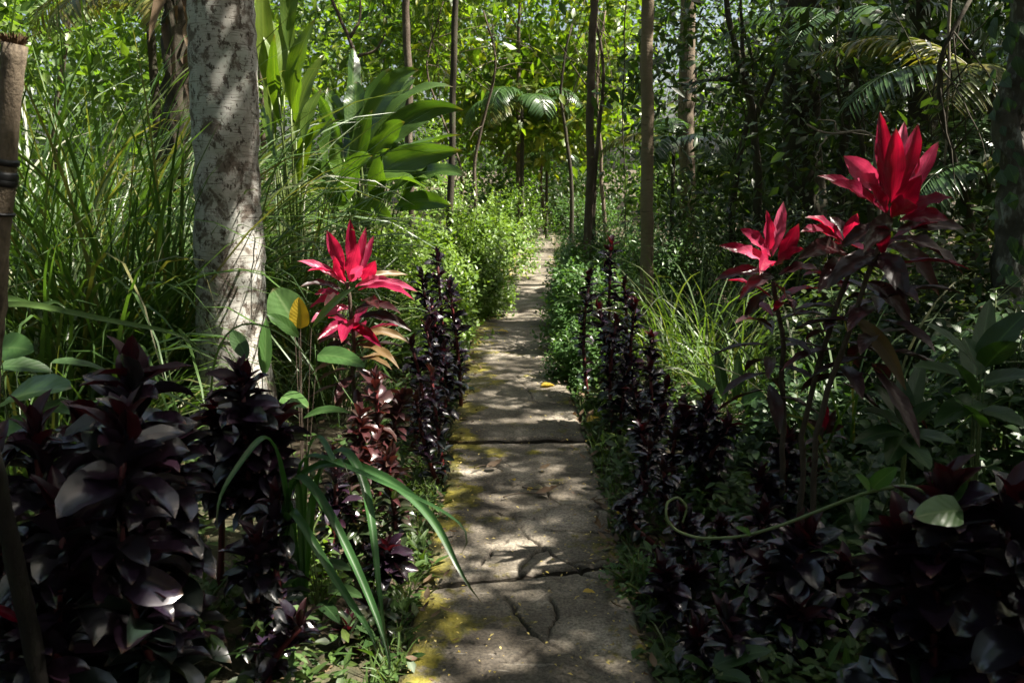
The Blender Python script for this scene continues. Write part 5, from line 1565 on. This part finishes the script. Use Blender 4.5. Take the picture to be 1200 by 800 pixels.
for (bx, by, tx, ty, W, mk, Yv) in ((1022, 572, 1052, 548, .045, 'broad', 2.08), (1010, 580, 1008, 612, .04, 'broad', 2.12), (1098, 580, 1136, 562, .075, 'pale_leaf', 1.88), (1128, 598, 1070, 606, .075, 'pale_leaf', 1.8), (880, 626, 862, 618, .02, 'broad', 2.28), (1020, 574, 1002, 556, .03, 'broad', 2.1)):
    a, e = px(bx, by, Yv), px(tx, ty, Yv - .04)
    part("leaf", ribbon(Geo(), bez(a, (a + e) / 2 + [0, 0, .008], e, 9), W, (0, -.8, .7), 'wide', .2, .02, 6, rng.random()), M[mk], t)

# lianas and bare branches in the right hand shade and upper left
def liana(lab, pts, r, mat='liana', cat="liana", name="liana", extra=()):
    P = np.array([px(*q) for q in pts])
    o = P[0]
    g = tube(Geo(), wobble(P, 24, .012), np.linspace(r, r * .5, 24), 7)
    for e in extra:
        E = np.array([px(*q) for q in e])
        tube(g, wobble(E, 14, .012), np.linspace(r * .6, r * .25, 14), 6)
    tag(link(name, g.mesh(name, M[mat], tuple(o)), None, tuple(o)), lab, cat)


liana("thin pale liana hanging down beside the palm at the upper right", [(1120, -40, 6), (1112, 10, 6), (1108, 60, 6), (1112, 120, 6), (1104, 190, 6), (1106, 300, 6), (1106, 420, 6)], .011)
liana("dead pale branch sticking out left of the tallest crimson crown", [(1030, 260, 4.4), (1022, 152, 4.4), (985, 155, 4.4), (968, 160, 4.4), (945, 146, 4.4)], .009, cat="branch", name="branch", extra=([(968, 160, 4.4), (960, 172, 4.35), (958, 190, 4.3)], [(985, 155, 4.4), (975, 142, 4.45), (962, 140, 4.5)]))
liana("dark forked branch reaching up in the shade right of the pale mossy trunk", [(890, 300, 8.5), (885, 150, 8.5), (872, 95, 8.5), (855, 40, 8.4), (850, -30, 8.4)], .05, 'darkbark', "branch", "branch", ([(878, 110, 8.5), (870, 60, 8.6), (868, 0, 8.6)], [(885, 140, 8.5), (905, 90, 8.5), (925, 20, 8.5)], [(872, 95, 8.5), (840, 92, 8.5), (800, 100, 8.5)]))
liana("slanting bare branch above the ginger clump", [(430, 250, 10.5), (420, 66, 10.5), (402, 30, 10.5), (380, -20, 10.5)], .035, 'bark', "branch", "branch", ([(420, 66, 10.5), (440, 60, 10.5), (452, 40, 10.4)], [(410, 44, 10.5), (425, 20, 10.6), (418, -20, 10.6)]))
liana("thin liana hanging left of the slim ringed trunk", [(732, -30, 9), (733, 60, 9), (729, 150, 9), (733, 250, 9), (731, 300, 9)], .008, 'darkbark')
liana("dark liana looping before the vine hung trunk", [(985, -30, 8), (978, 80, 8), (990, 150, 8), (1000, 230, 8), (985, 320, 8)], .015, 'darkbark')
liana("slack dark liana between the bushy tree and dark trees", [(790, 98, 9), (830, 96, 9), (860, 88, 9), (905, 60, 9), (930, -20, 9)], .010, 'darkbark')
